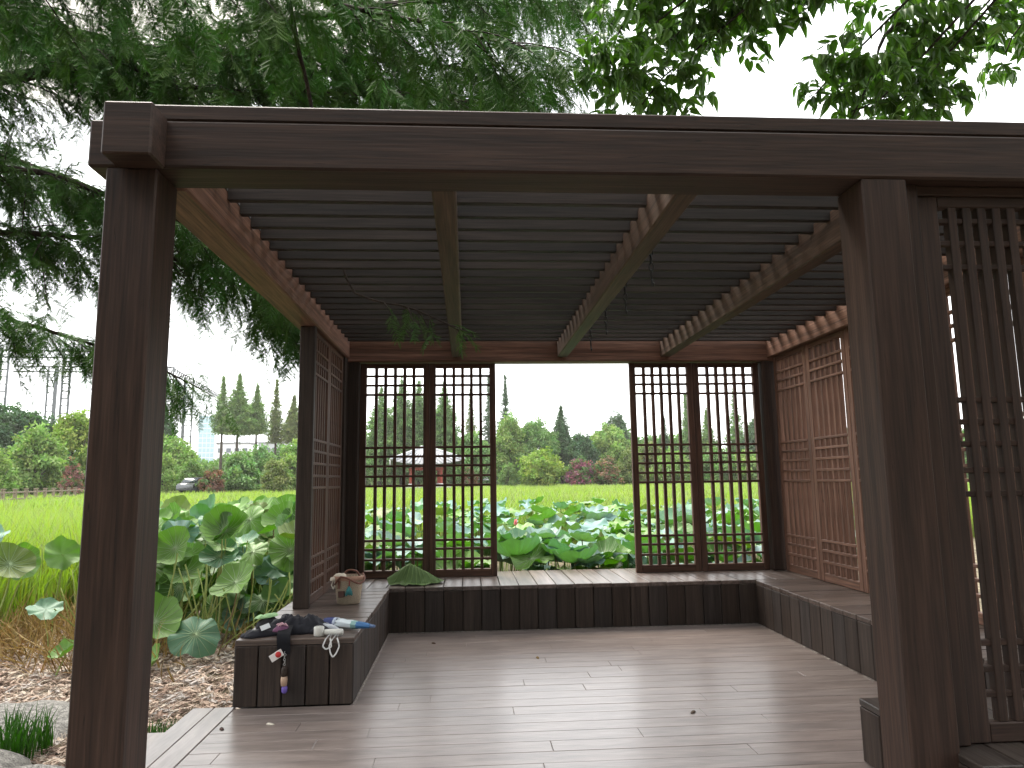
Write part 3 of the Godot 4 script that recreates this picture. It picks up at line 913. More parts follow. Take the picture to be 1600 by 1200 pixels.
func build_broadleaf():
	var T = thing("overhanging_broadleaf_tree", "broadleaf tree hanging over the right half of the roof edge", "tree", Vector3(6.9, -0.4, -1.2))
	var o = T.position
	var bk = speckled([0.05, 0.04, 0.032], 0.9, 3.0)
	var st = st_new()
	tube(st, bez([Vector3(0, 0, 0), Vector3(-0.1, 2.5, 0.1), Vector3(-0.2, 5.0, 0.0), Vector3(-0.1, 8.0, 0)], 8), [0.26, 0.22, 0.2, 0.18, 0.15, 0.12, 0.08, 0.04], 12)
	put("trunk", done(st, true), bk, T)
	# leaf masses: centre, half sizes, leaves
	var mass = [
		[Vector3(1.12, 4.32, -4.5), Vector3(0.32, 0.34, 0.5), 360], [Vector3(1.35, 4.75, -4.5), Vector3(0.45, 0.40, 0.5), 460],
		[Vector3(1.80, 4.72, -4.5), Vector3(0.50, 0.30, 0.5), 460], [Vector3(1.45, 4.22, -4.6), Vector3(0.30, 0.24, 0.4), 230],
		[Vector3(2.22, 4.80, -4.4), Vector3(0.38, 0.24, 0.5), 330], [Vector3(2.55, 5.05, -4.4), Vector3(0.45, 0.22, 0.5), 260],
		[Vector3(2.75, 4.30, -4.5), Vector3(0.36, 0.24, 0.4), 270], [Vector3(3.05, 4.10, -4.5), Vector3(0.42, 0.15, 0.4), 230],
		[Vector3(3.30, 4.55, -4.5), Vector3(0.40, 0.30, 0.45), 380], [Vector3(3.75, 4.65, -4.5), Vector3(0.42, 0.30, 0.45), 400],
		[Vector3(3.35, 4.22, -4.5), Vector3(0.28, 0.16, 0.35), 150], [Vector3(3.25, 4.95, -4.4), Vector3(0.5, 0.2, 0.5), 260], [Vector3(4.25, 4.75, -4.5), Vector3(0.4, 0.35, 0.5), 330],
		[Vector3(1.2, 5.15, -4.3), Vector3(0.6, 0.3, 0.6), 260], [Vector3(2.0, 5.3, -3.9), Vector3(0.8, 0.35, 0.8), 350], [Vector3(3.2, 5.5, -3.6), Vector3(1.0, 0.4, 1.0), 420], [Vector3(4.6, 5.4, -3.2), Vector3(1.0, 0.6, 1.2), 500],
		[Vector3(2.6, 6.2, -1.6), Vector3(1.9, 0.6, 1.6), 1500], [Vector3(5.2, 6.6, -0.6), Vector3(1.9, 0.9, 1.9), 2600], [Vector3(2.2, 6.8, 1.2), Vector3(2.2, 0.7, 1.5), 2300], [Vector3(5.0, 6.2, 2.5), Vector3(2.0, 0.9, 1.8), 2200]]
	var hub = Vector3(5.4, 6.0, -2.6)
	var twigs = []
	for i in mass.size():
		var m = mass[i]
		var h0 = hub if i < 17 else Vector3(6.75, 5.2, -1.2)
		twigs.append(bez([h0, h0.lerp(m[0], 0.5) + Vector3(0, 0.35, 0.2), m[0] + Vector3(0, m[1].y * 0.3, 0), m[0] + Vector3(-m[1].x * 0.7, -m[1].y * 0.8, 0)], 14))
	twigs.append(bez([Vector3(3.42, 5.1, -4.45), Vector3(3.27, 4.76, -4.42), Vector3(3.0, 4.52, -4.42), Vector3(2.88, 4.2, -4.45), Vector3(2.76, 3.95, -4.5)], 14))
	for i in twigs.size():
		st = st_new()
		var q = []; var rad = []
		for k in twigs[i].size():
			q.append(twigs[i][k] - o); rad.append(0.022 * (1.0 - 0.85 * k / 13.0) + 0.002)
		tube(st, q, rad, 5)
		put("branch", done(st, true), bk, T)
	st = st_new()
	tube(st, bez([Vector3(-0.18, 4.6, 0), hub - o + Vector3(0.5, -0.3, 0.4), hub - o], 8), [0.11, 0.10, 0.09, 0.08, 0.07, 0.06, 0.05, 0.035], 8)
	put("branch", done(st, true), bk, T)
	var lv = [leaf_mesh(0.35), leaf_mesh(0.9), leaf_mesh(1.5), leaf_mesh(-0.4)]
	var tone = [[0.118, 0.225, 0.042], [0.100, 0.200, 0.038], [0.140, 0.250, 0.050], [0.088, 0.175, 0.038]]
	var lm = []
	for c in tone: lm.append(leafy(c, [0.72, 0.85, 0.42], 0.42, 0.5))
	var stuff = [[], [], [], []]
	var tw = st_new()
	var parts = 0
	var want = 0
	for i in mass.size():
		var m = mass[i]
		var per = 7
		for s in int(m[2] / per):
			# a leafy shoot: leaves alternate along it
			var c = m[0] + rdir() * m[1] * pow(rng.randf(), 0.45)
			var d = (Vector3(rnd(-1, 1), rnd(-0.7, 0.25), rnd(-1, 1))).normalized()
			var sl = rnd(0.10, 0.20)
			tube(tw, [c - o, c + d * sl - o + Vector3(0, -0.02, 0)], [0.0022, 0.001], 3, false)
			for k in per:
				var p = c + d * sl * (k + 0.5) / per
				var sd = d.cross(Vector3.UP).normalized() * (1.0 if k % 2 else -1.0)
				var x = (d * 0.55 + sd * 0.8 + Vector3(0, rnd(-0.75, 0.15), 0) + rdir() * 0.25).normalized()
				var y = (Vector3.UP + rdir() * 0.55).normalized()
				var z = x.cross(y).normalized()
				y = z.cross(x)
				var sc = rnd(0.75, 1.2)
				var B = Basis(x, y, z).scaled(Vector3.ONE * sc)
				var mi = rng.randi() % 4
				if parts < 300 and i < 13 and p.z > m[0].z + m[1].z * 0.15:
					var lf = MeshInstance3D.new()
					lf.name = "leaf"
					lf.mesh = lv[mi]
					lf.material_override = lm[rng.randi() % 4]
					lf.transform = Transform3D(B, p - o)
					T.add_child(lf, true)
					if (want % 1) == 0: parts += 1
					want += 1
				else:
					stuff[mi].append(Transform3D(B, p - o))
	put("shoots", done(tw), bk, T).set_meta("kind", "stuff")
	for k in 4:
		var cols = []
		for q in stuff[k].size():
			var c = tone[rng.randi() % 4]
			cols.append(Color(c[0], c[1], c[2]))
		multi("leaves", lv[k], leafy([1, 1, 1], [0.72, 0.85, 0.42], 0.42, 0.5), T, stuff[k], cols).set_meta("kind", "stuff")

# ---- lotus
func lotus_blade(sd, cup, wave):
	var st = st_new()
	st.set_color(Color.WHITE)
	var rings = []
	var nr = 5; var ns = 36
	for i in nr + 1:
		var ring = []
		var t = i / float(nr)
		for k in ns:
			var a = TAU * k / ns
			var r = t * (1.0 + 0.06 * sin(a * 3 + sd) + 0.03 * sin(a * 8 + sd))
			var y = cup * (t * t - 0.25 * t) + wave * t * t * (0.7 * sin(a * 3 + sd * 2.0) + 0.6 * sin(a * 5 + sd) + 0.5 * t * sin(a * 9.0 + sd * 3.0)) + 0.02 * t * cos(a * 13.0)
			ring.append(Vector3(cos(a) * r, y, sin(a) * r))
		rings.append(ring)
	var nzc = noise(1.6, sd, 3)
	var vert = func(p):
		var v = 1.0 + 0.45 * nzc.get_noise_2d(p.x, p.z)
		if Vector2(p.x, p.z).length() < 0.1: v = 1.5
		st.set_color(Color(v, v, v))
		st.add_vertex(p)
	for i in nr:
		for k in ns:
			var k2 = (k + 1) % ns
			for p in [rings[i][k], rings[i][k2], rings[i + 1][k2], rings[i][k], rings[i + 1][k2], rings[i + 1][k]]: vert.call(p)
	st.index()
	st.generate_normals()
	var tex_mesh = st.commit()
	var sv = st_new()
	for k in 18:
		var pts = []
		for i in nr + 1: pts.append(rings[i][k * 2] + Vector3(0, 0.006, 0))
		tube(sv, pts, [0.018, 0.016, 0.014, 0.012, 0.009, 0.005], 3, false)
	return [tex_mesh, done(sv, true)]

func lotus_stem(sd):
	var st = st_new()
	var b = Vector3(sin(sd * 3.0) * 0.16, 0, cos(sd * 5.0) * 0.16)
	tube(st, bez([b, b * 0.55 + Vector3(sin(sd) * 0.03, 0.4, 0), Vector3(0, 0.8, 0) - b * 0.1, Vector3(0, 1.0, 0)], 7), 0.009, 5, false)
	return done(st, true)

func build_lotus():
	var blades = []; var stems = []
	for i in 6:
		blades.append(lotus_blade(i * 7 + 1, [0.35, 0.12, 0.55, -0.25, 0.2, 0.75][i], [0.10, 0.14, 0.12, 0.16, 0.20, 0.10][i]))
		stems.append(lotus_stem(i + 1.3))
	# leaf faces: glaucous tops, brighter young leaves, a few yellowing
	var tones = [[0.165, 0.290, 0.260], [0.125, 0.250, 0.155], [0.155, 0.285, 0.062], [0.215, 0.315, 0.300], [0.085, 0.175, 0.045], [0.150, 0.200, 0.050]]
	var tm = []
	for c in tones: tm.append(leafy(c, [0.55, 0.70, 0.22], 0.5, 0.42))
	var vein = plain([0.30, 0.40, 0.22], 0.6)
	var stem_m = [plain([0.26, 0.34, 0.10], 0.6), plain([0.34, 0.37, 0.14], 0.6), plain([0.20, 0.15, 0.07], 0.7)]
	var spots = []
	# left bank clump: [x, z, height, radius]
	for i in 135:
		var z = -8.3 - 4.0 * rng.randf()
		var x = lerp(-0.205, -0.50, rng.randf()) * -z * 1.0
		spots.append([x, z, rnd(0.40, 0.95) + (-z - 8.3) * 0.03, rnd(0.15, 0.26), 0])
	for i in 80:
		var z = rnd(-10.6, -8.3)
		var x = lerp(-0.215, -0.46, rng.randf()) * -z
		spots.append([x, z, rnd(-0.2, 0.42), rnd(0.13, 0.24), 2])
	for q in [[-5.1, -8.3, 0.55, 0.24], [-5.35, -8.9, 0.50, 0.22], [-6.3, -9.6, 0.78, 0.32], [-4.5, -8.0, 0.10, 0.17], [-4.7, -8.6, 0.62, 0.2], [-3.2, -7.6, 0.02, 0.26], [-2.75, -7.5, -0.1, 0.24], [-3.5, -7.9, 0.3, 0.22], [-2.5, -7.9, 0.35, 0.24], [-3.9, -7.3, -0.2, 0.12], [-4.4, -6.9, -0.25, 0.1], [-3.0, -7.2, -0.22, 0.11]]:
		spots.append([q[0], q[1], q[2], q[3], 0])
	# pond in front of the back screens
	for i in 640:
		var u = rng.randf()
		var z = -8.25 - 13.0 * pow(u, 1.35)
		var x = rnd(-0.20, 0.58) * -z
		if x < -1.0 and z > -8.4: z -= 0.5
		spots.append([x, z, rnd(0.20, 0.62) + 0.010 * (-z - 8.0), rnd(0.17, 0.33), 1])
	spots.sort_custom(func(a, b): return Vector2(a[0], a[1]).length() / a[3] < Vector2(b[0], b[1]).length() / b[3])
	var look = ["pale bluish ", "soft green ", "fresh green ", "silvery blue ", "deep green ", "yellowing "]
	var rest = []; var rest_s = []
	for i in 6: rest.append([]); rest_s.append([])
	var rc = []
	for i in 6: rc.append([])
	for i in spots.size():
		var s = spots[i]
		var v = rng.randi() % 6
		var tone = [0, 1, 2, 3, 2, 2, 0, 3, 4, 5, 2, 0, 0, 2, 3, 1, 0, 2, 3, 0][rng.randi() % 20] if s[4] == 1 else [2, 2, 2, 4, 2, 0, 5, 2, 2, 1, 2, 1][rng.randi() % 12]
		var tilt = rnd(0.05, 0.42) if s[4] == 1 else rnd(0.1, 0.75)
		var ta = i * 1.7 if s[4] == 1 else rnd(-0.9, 0.9)      # bank leaves mostly lean out to the open side
		if s[4] == 0: tilt = rnd(0.35, 1.15)
		if s[4] == 2: tilt = rnd(0.2, 1.3)
		if s[4] == 2 and rng.randf() < 0.6: tone = 4
		var b = Basis(Vector3(cos(ta), 0, sin(ta)), tilt) * Basis(Vector3.UP, rnd(0, TAU))
		var hh = s[2] + 0.4
		if i < 300:
			var ang = s[0] / -s[1]
			var zone = "left of the front left post" if ang < -0.47 else "right of the front left post" if ang < -0.20 else "behind the leftmost back panel" if ang < -0.06 else "behind the second back panel" if ang < 0.045 else "in the open centre bay" if ang < 0.235 else "behind the third back panel" if ang < 0.33 else "behind the rightmost back panel" if ang < 0.44 else "beyond the right lattice wall"
			var far_w = "near" if s[1] > -9.6 else "midway" if s[1] > -12.0 else "farther"
			var size_w = "large" if s[3] > 0.27 else "medium" if s[3] > 0.21 else "small"
			var high_w = "low" if s[2] < 0.4 else "raised" if s[2] < 0.62 else "high"
			var tilt_w = "tilted" if tilt > 0.3 else "flat"
			var t = thing("lotus_leaf", "%s %s%s lotus leaf %s, %s, %s" % [size_w, look[tone], tilt_w, zone, far_w, high_w], "lotus leaf", Vector3(s[0], -0.4, s[1]), 0.0, "lotus leaves " + zone)
			var bl = put("blade", blades[v][0], tm[tone], t)
			bl.transform = Transform3D(b.scaled(Vector3.ONE * s[3]), Vector3(0, hh, 0))
			put("veins", blades[v][1], vein, bl)
			var sm = put("stem", stems[v], stem_m[rng.randi() % 3], t)
			sm.scale = Vector3(1.0, hh, 1.0)
		else:
			rest[v].append(Transform3D(b.scaled(Vector3.ONE * s[3]), Vector3(s[0], hh - 0.4, s[1])))
			rest_s[v].append(Transform3D(Basis.from_scale(Vector3(1, hh, 1)), Vector3(s[0], -0.4, s[1])))
			var c = tones[tone]
			rc[v].append(Color(c[0], c[1], c[2]))
	var far_l = Node3D.new()
	far_l.name = "far_lotus_leaves"
	add_child(far_l)
	tag(far_l, "mass of farther lotus leaves before the reeds", "lotus leaves", "", "stuff")
	for v in 6:
		multi("blades", blades[v][0], leafy([1, 1, 1], [0.55, 0.70, 0.22], 0.5, 0.42), far_l, rest[v], rc[v])
		multi("stems", stems[v], stem_m[0], far_l, rest_s[v])
	# extra leaning bare stalks on the left bank
	var xs = []
	for i in 110:
		var z = -7.7 - 1.6 * rng.randf()
		var x = lerp(-0.21, -0.52, rng.randf()) * -z
		xs.append(Transform3D(Basis((rdir() * Vector3(1, 0, 1)).normalized(), rnd(0.0, 0.85)).orthonormalized().scaled(Vector3(0.8, rnd(0.4, 1.2), 0.8)), Vector3(x, -0.4, z)))
	var sk = multi("lotus_stalks", stems[2], plain([0.30, 0.36, 0.11], 0.7), self, xs)
	tag(sk, "tangle of bare yellow green stalks on the left bank", "stalks", "", "stuff")
	# flowers
	var petal = plain([0.62, 0.28, 0.32], 0.5, 0.4, true)
	petal.backlight_enabled = true
	petal.backlight = Color(0.9, 0.5, 0.5)
	for q in [[1.20, -8.75, 0.50, "pink lotus flower among the leaves in the open centre bay", 1.0], [0.78, -11.5, 0.66, "pink lotus bud farther back in the open centre bay", 0.35]]:
		var t = thing("lotus_flower", q[3], "flower", Vector3(q[0], -0.4, q[1]), 0.0, "lotus flowers")
		var sm = put("stem", stems[1], stem_m[0], t)
		sm.scale = Vector3(1, q[2] + 0.4, 1)
		for k in 9:
			var st = st_new()
			var a = k * 2.4
			var open = (0.25 + 0.06 * k) * q[4]
			var d = Vector3(cos(a) * open, 1, sin(a) * open).normalized()
			var sd = d.cross(Vector3(cos(a), 0, sin(a))).normalized()
			var p0 = Vector3.ZERO
			leaf_quad(st, p0, d, sd, 0.115, 0.065)
			put("petal", done(st), petal, t, Vector3(0, q[2] + 0.4, 0))

# ---- reeds
func reed_clump(n, h, spread, width):
	var st = st_new()
	for i in n:
		var a = rnd(0, TAU)
		var p = Vector3(rnd(-spread, spread), 0, rnd(-spread, spread))
		var lean = Vector3(cos(a), 0, sin(a)) * rnd(0.05, 0.38) * h
		var hh = h * rnd(0.7, 1.05)
		var sd = Vector3(-sin(a), 0, cos(a)).rotated(Vector3.UP, rnd(-0.9, 0.9)) * width
		var prev_l = p - sd * 0.5; var prev_r = p + sd * 0.5
		var tint = rnd(0.5, 1.35)
		st.set_color(Color(tint * rnd(0.9, 1.25), tint, tint) if rng.randf() < 0.9 else Color(1.7, 1.0, 1.6))
		for k in range(1, 5):
			var u = k / 4.0
			var c = p + lean * u * u + Vector3(0, hh * (u - 0.16 * u * u * u), 0)
			var w = sd * 0.5 * (1.0 - pow(u, 3.0) * 0.97)
			var l = c - w; var r = c + w
			quad(st, prev_l, prev_r, r, l)
			prev_l = l; prev_r = r
	return done(st)

func build_reeds():
	var m = leafy([1, 1, 1], [0.85, 1.0, 0.3], 0.5, 0.4)
	var mid = [reed_clump(14, 1.5, 0.26, 0.042), reed_clump(14, 1.38, 0.3, 0.038), reed_clump(12, 1.2, 0.3, 0.040)]
	var near = [reed_clump(16, 1.45, 0.20, 0.022), reed_clump(16, 1.36, 0.22, 0.019), reed_clump(14, 1.25, 0.25, 0.020)]
	var far = [reed_clump(22, 1.44, 0.55, 0.07), reed_clump(22, 1.34, 0.6, 0.08)]
	var nz = noise(0.11, 5, 3)
	var xf = [[], [], []]; var cols = [[], [], []]
	var add = func(x, z, w, s, list, cl):
		list[w].append(Transform3D(Basis(Vector3.UP, rnd(0, TAU)).scaled(Vector3(s, s * rnd(0.80, 1.10), s)), Vector3(x, -0.4, z)))
		var t = nz.get_noise_2d(x, z) * 0.6 + rnd(-0.18, 0.18)
		cl[w].append(Color(0.305 + 0.11 * t, 0.370 + 0.07 * t, 0.135 + 0.04 * t))
	# left of the front post, close to the bank
	for i in 1500:
		var z = -8.6 - 10.0 * pow(rng.randf(), 1.2)
		var x = rnd(-0.95, -0.50) * -z
		if z > -10.5 and x > -5.6: continue
		add.call(x, z, rng.randi() % 3, 1.0, xf, cols)
	for i in 3000:
		var z = -13.0 - 12.0 * rng.randf()
		var x = rnd(-0.95, -0.16) * -z
		add.call(x, z, rng.randi() % 3, 1.0, xf, cols)
	var mx = [[], [], []]; var mc = [[], [], []]
	for i in 6000:
		var z = -17.5 - 22.0 * rng.randf()
		var x = rnd(-0.30, 0.95) * -z
		if z > -21.0 and rng.randf() < (z + 21.0) / 3.0: continue
		add.call(x, z, rng.randi() % 3, 1.0, mx, mc)
	var g = Node3D.new()
	g.name = "reed_field"
	add_child(g)
	tag(g, "bright yellow green reed field stretching to the trees", "reeds", "", "stuff")
	for w in 3: multi("reeds", near[w], m, g, xf[w], cols[w])
	for w in 3: multi("mid_reeds", mid[w], m, g, mx[w], mc[w])
	var fx = [[], []]; var fc = [[], []]
	for i in 26000:
		var z = -24.0 - 88.0 * pow(rng.randf(), 0.8)
		var x = rnd(-0.95, 0.98) * -z
		add.call(x, z, rng.randi() % 2, 1.0, fx, fc)
	for w in 2: multi("far_reeds", far[w], m, g, fx[w], fc[w])
	# dead straw at the foot of the reeds and short grass on the bank
	var dead = [reed_clump(14, 0.55, 0.22, 0.012)]
	var dx = []; var dc = []
	for i in 330:
		var z = rnd(-9.6, -7.0)
		var x = rnd(-0.80, -0.40) * -z if rng.randf() < 0.93 else rnd(-0.42, -0.2) * -z
		if z > -7.8 and rng.randf() < 0.7: continue
		dx.append(Transform3D((Basis(Vector3.UP, rnd(0, TAU)) * Basis(Vector3.RIGHT, rnd(0.2, 1.2))).scaled(Vector3.ONE * rnd(0.7, 1.3)), Vector3(x, -0.4, z)))
		var k = rnd(0.7, 1.3)
		dc.append(Color(0.34 * k, 0.25 * k, 0.12 * k))
	var ds = multi("dry_straw", dead[0], leafy([1, 1, 1], [0.5, 0.5, 0.3], 0.8, 0.2), self, dx, dc)
	tag(ds, "dry straw at the foot of the reeds", "straw", "", "stuff")

func build_bank():
	# litter of dead leaves and broken stalks on the mud
	var st = st_new()
	for i in 5:
		var a = rdir(); a.y *= 0.35; a = a.normalized()
		var s = a.cross(Vector3.UP).normalized()
		leaf_quad(st, rdir() * 0.05 * Vector3(1, 0.3, 1), a, s, rnd(0.06, 0.14), rnd(0.02, 0.05))
	for i in 4:
		var a = rdir(); a.y *= 0.2
		tube(st, [rdir() * 0.04, rdir() * 0.04 + a * rnd(0.10, 0.26)], 0.003, 3, false)
	var lm = done(st)
	var xf = []; var cols = []
	var tone = [[0.50, 0.38, 0.30], [0.32, 0.22, 0.17], [0.60, 0.51, 0.42], [0.16, 0.11, 0.085], [0.54, 0.41, 0.33], [0.48, 0.43, 0.40]]
	for i in 15000:
		var z = rnd(-10.5, -4.4)
		var x = rnd(-8.5, -1.55)
		if z > -4.75 and x > -2.05: continue
		if x > -1.75 and z > -4.9: continue
		var y = -0.4 + rnd(0.0, 0.035)
		xf.append(Transform3D(Basis(Vector3.UP, rnd(0, TAU)).scaled(Vector3(1, rnd(0.5, 1.2), 1) * rnd(0.4, 0.95)), Vector3(x, y, z)))
		var c = tone[rng.randi() % 6]
		cols.append(Color(c[0], c[1], c[2]))
	var lt = multi("leaf_litter", lm, leafy([1, 1, 1], [0.2, 0.2, 0.2], 0.85, 0.3), self, xf, cols)
	tag(lt, "brown leaf litter and broken stalks on the muddy bank", "leaf litter", "", "stuff")
	# flat stones in the lower left corner
	var nz = noise(1.1, 77, 4)
	var sm = speckled([0.26, 0.245, 0.225], 0.85, 3.0)
	for q in [[-3.55, -5.75, 0.85, 0.62, 0.10, "large flat grey stone slab on the bank"], [-3.25, -4.75, 0.55, 0.40, 0.16, "rounded grey boulder at the lower left corner"], [-2.70, -4.62, 0.42, 0.30, 0.10, "small low stone behind the foot of the front left post"]]:
		st = st_new()
		var rings = []
		for i in 11:
			var ring = []
			var t = i / 10.0
			for k in 30:
				var a = TAU * k / 30.0
				var e = 1.0 + 0.22 * nz.get_noise_2d(cos(a) * 1.2 + q[0] * 9, sin(a) * 1.2)
				var x = cos(a) * q[2] * t * e
				var z = sin(a) * q[3] * t * e
				var y = q[4] * pow(max(0.0, 1.0 - pow(t, 5.0)), 0.5) + 0.05 * nz.get_noise_2d(x * 2.5 + q[0], z * 2.5) * (1.0 - t)
				ring.append(Vector3(x, y - 0.06 * t * t, z))
			rings.append(ring)
		for i in 10:
			for k in 30:
				var k2 = (k + 1) % 30
				quad(st, rings[i][k], rings[i][k2], rings[i + 1][k2], rings[i + 1][k])
		var o = put("bank_stone", done(st, true), sm, self, Vector3(q[0], -0.39, q[1]))
		tag(o, q[5], "stone", "stones on the bank")
	# tufts
	var gm = leafy([0.055, 0.12, 0.025], [0.7, 1.0, 0.3], 0.5)
	for q in [[-3.02, -5.15, "dark green grass tuft beside the flat stone", 1.0], [-2.20, -5.25, "small grass tuft beside the deck edge", 0.55], [-3.65, -5.25, "low grass tuft between the two stones", 0.5]]:
		var t = thing("grass_tuft", q[2], "grass tuft", Vector3(q[0], -0.4, q[1]), 0.0, "grass tufts on the bank")
		put("blades", reed_clump(240, 0.36 * q[3], 0.17, 0.009), gm, t)

# ------------------------------------------------------------------ far things
func build_far_structures():
	# fence along the boardwalk
	var path = [Vector3(-24.0, 0, -36.0), Vector3(-30.0, 0, -56.0), Vector3(-27.4, 0, -66.0), Vector3(-21.0, 0, -98.0)]
	var F = thing("rail_fence", "pale wooden rail fence crossing the reed field on the left", "fence")
	var fm = wood(1, [0.30, 0.25, 0.18], 0.8, 0.0)
	for i in path.size() - 1:
		var a = path[i]; var b = path[i + 1]
		var n = int(a.distance_to(b) / 2.0)
		for k in n:
			var p = a.lerp(b, k / float(n))
			put("post", cbox(Vector3(0.16, 1.65, 0.16), 0.02), fm, F, p + Vector3(0, 0.42, 0))
			put("post_cap", cbox(Vector3(0.22, 0.06, 0.22), 0.02), fm, F, p + Vector3(0, 1.275, 0))
		for y in [1.10, 0.72]:
			var r = put("rail", cbox(Vector3(a.distance_to(b), 0.09, 0.07), 0.01), fm, F, (a + b) * 0.5 + Vector3(0, y, 0))
			r.rotation.y = atan2(-(b.z - a.z), b.x - a.x)
	# tiled roof pavilion
	var H = thing("tiled_roof_pavilion", "small traditional pavilion with grey tiled roof and red columns beyond the field", "pavilion", Vector3(-4.95, -0.4, -84.0), 0.12)
	put("plinth", cbox(Vector3(5.6, 1.35, 5.6), 0.05), speckled([0.42, 0.41, 0.39], 0.85, 1.0), H, Vector3(0, 0.675, 0))
	var redm = plain([0.30, 0.050, 0.035], 0.6)
	for x in [-1.68, 1.68]:
		for z in [-1.68, 1.68]:
			var st = st_new()
			lathe(st, [[0.0, 0.0], [0.21, 0.0], [0.19, 1.9], [0.0, 1.9]], 14)
			var c = put("column", done(st, true), redm, H, Vector3(x, 1.55, z))
			st = st_new()
			lathe(st, [[0.0, -0.2], [0.34, -0.2], [0.28, 0.0], [0.0, 0.0]], 12)
			put("footing", done(st, true), plain([0.6, 0.6, 0.58], 0.8), c)
	for s in [-1.0, 1.0]:
		put("lintel", cbox(Vector3(3.9, 0.34, 0.2), 0.02), redm, H, Vector3(0, 3.27, s * 1.68))
		put("lintel", cbox(Vector3(0.2, 0.34, 3.9), 0.02), redm, H, Vector3(s * 1.68, 3.26, 0))
		put("bracket_band", cbox(Vector3(4.4, 0.40, 0.3), 0.02), plain([0.06, 0.16, 0.12], 0.7), H, Vector3(0, 3.64, s * 1.75))
		put("bracket_band", cbox(Vector3(0.3, 0.40, 4.4), 0.02), plain([0.06, 0.16, 0.12], 0.7), H, Vector3(s * 1.75, 3.645, 0))
	var st = st_new()
	var rb = st_new()
	var prof = [[4.15, 3.75], [3.2, 4.25], [2.2, 4.75], [1.2, 5.25], [0.45, 5.75]]
	var pt = func(j, side, u):
		var r = prof[j][0]
		var lift = pow(abs(u), 3.0) * 0.5 * (r / 4.15)
		var p = Vector3(u * r, prof[j][1] + lift, r)
		return p.rotated(Vector3.UP, side * PI / 2)
	for side in 4:
		for j in prof.size() - 1:
			for k in 10:
				var u0 = -1.0 + k * 0.2; var u1 = u0 + 0.2
				quad(st, pt.call(j, side, u0), pt.call(j + 1, side, u0), pt.call(j + 1, side, u1), pt.call(j, side, u1))
		for k in 15:
			var u = -1.0 + (k + 0.5) * 2.0 / 15.0
			var pts = []
			for j in prof.size(): pts.append(pt.call(j, side, u) + Vector3(0, 0.05, 0))
			tube(rb, pts, 0.09, 5)
		var hp = []
		for j in prof.size(): hp.append(pt.call(j, side, 1.0) + Vector3(0, 0.1, 0))
		tube(rb, hp, 0.16, 6)
	var roof = put("roof", done(st), speckled([0.20, 0.20, 0.21], 0.7, 0.8), H)
	roof.material_override.cull_mode = BaseMaterial3D.CULL_DISABLED
	put("tile_ridges", done(rb, true), speckled([0.40, 0.40, 0.42], 0.7, 0.8), roof).set_meta("kind", "stuff")
	put("ridge_cap", cbox(Vector3(1.3, 0.35, 1.3), 0.1), speckled([0.36, 0.36, 0.38], 0.7, 0.8), roof, Vector3(0, 5.82, 0))
	st = st_new()
	for side in 4:
		var a = Vector3(-4.05, 4.12, 4.05).rotated(Vector3.UP, side * PI / 2)
		var b = Vector3(4.05, 4.12, 4.05).rotated(Vector3.UP, side * PI / 2)
		var c = Vector3(1.9, 3.84, 1.9).rotated(Vector3.UP, side * PI / 2)
		var d = Vector3(-1.9, 3.84, 1.9).rotated(Vector3.UP, side * PI / 2)
		var mid = (a + b) * 0.5 + Vector3(0, -0.42, 0)
		tri(st, a, mid, d); tri(st, mid, c, d); tri(st, mid, b, c)
	put("eave_soffit", done(st), plain([0.10, 0.14, 0.11], 0.8, 0.3, true), H)
	# small tiled hut farther right
	var hut = thing("tiled_hut", "low hut with grey tiled roof behind the second lattice panel", "hut", Vector3(0.9, -0.4, -100.0), 0.1)
	put("wall", cbox(Vector3(3.0, 1.9, 2.4), 0.02), plain([0.35, 0.31, 0.27], 0.8), hut, Vector3(0, 0.95, 0))
	st = st_new()
	var e = [Vector3(-2.0, 1.85, 1.7), Vector3(2.0, 1.85, 1.7), Vector3(2.0, 1.85, -1.7), Vector3(-2.0, 1.85, -1.7), Vector3(-1.5, 2.9, 0), Vector3(1.5, 2.9, 0)]
	quad(st, e[0], e[4], e[5], e[1]); quad(st, e[2], e[5], e[4], e[3]); tri(st, e[1], e[5], e[2]); tri(st, e[3], e[4], e[0]); quad(st, e[0], e[1], e[2], e[3])
	put("roof", done(st), speckled([0.34, 0.34, 0.36], 0.7, 1.0), hut)
	put("door", cbox(Vector3(0.8, 1.5, 0.05), 0.01), plain([0.16, 0.05, 0.04], 0.7), hut, Vector3(0.3, 0.78, 1.22))

	# golf range masts, trusses and nets
	var steel = plain([0.055, 0.062, 0.068], 0.6)
	var mast = func(label, p, q, top, heavy):
		var t = thing("net_mast", label, "mast", Vector3((p.x + q.x) * 0.5, -0.4, (p.z + q.z) * 0.5), 0.0, "masts of the net frame")
		var o2 = t.position
		var rr = [0.26, 0.26]
		if heavy == 1: rr[0] = 0.5
		if heavy == 2: rr[1] = 0.5
		for k in 2:
			var c = [p, q][k]
			var s2 = st_new()
			tube(s2, [Vector3(c.x, -0.4, c.z) - o2, Vector3(c.x, top, c.z) - o2], rr[k], 6)
			put("leg", done(s2, true), steel, t)
		var y = 1.0
		while y < top:
			var s2 = st_new()
			tube(s2, [Vector3(p.x, y, p.z) - o2, Vector3(q.x, y, q.z) - o2], 0.16, 4)
			put("rung", done(s2), steel, t)
			y += 1.75
	mast.call("lattice mast at the left edge of the picture", Vector3(-110.1, 0, -170), Vector3(-108.4, 0, -170), 33.9, 0)
	mast.call("tall ladder mast in front, left of the front left post", Vector3(-95.8, 0, -170), Vector3(-94.1, 0, -170), 33.9, 0)
	mast.call("mast with one thick leg, behind the tall ladder mast", Vector3(-116.6, 0, -200), Vector3(-114.4, 0, -200), 34.8, 2)
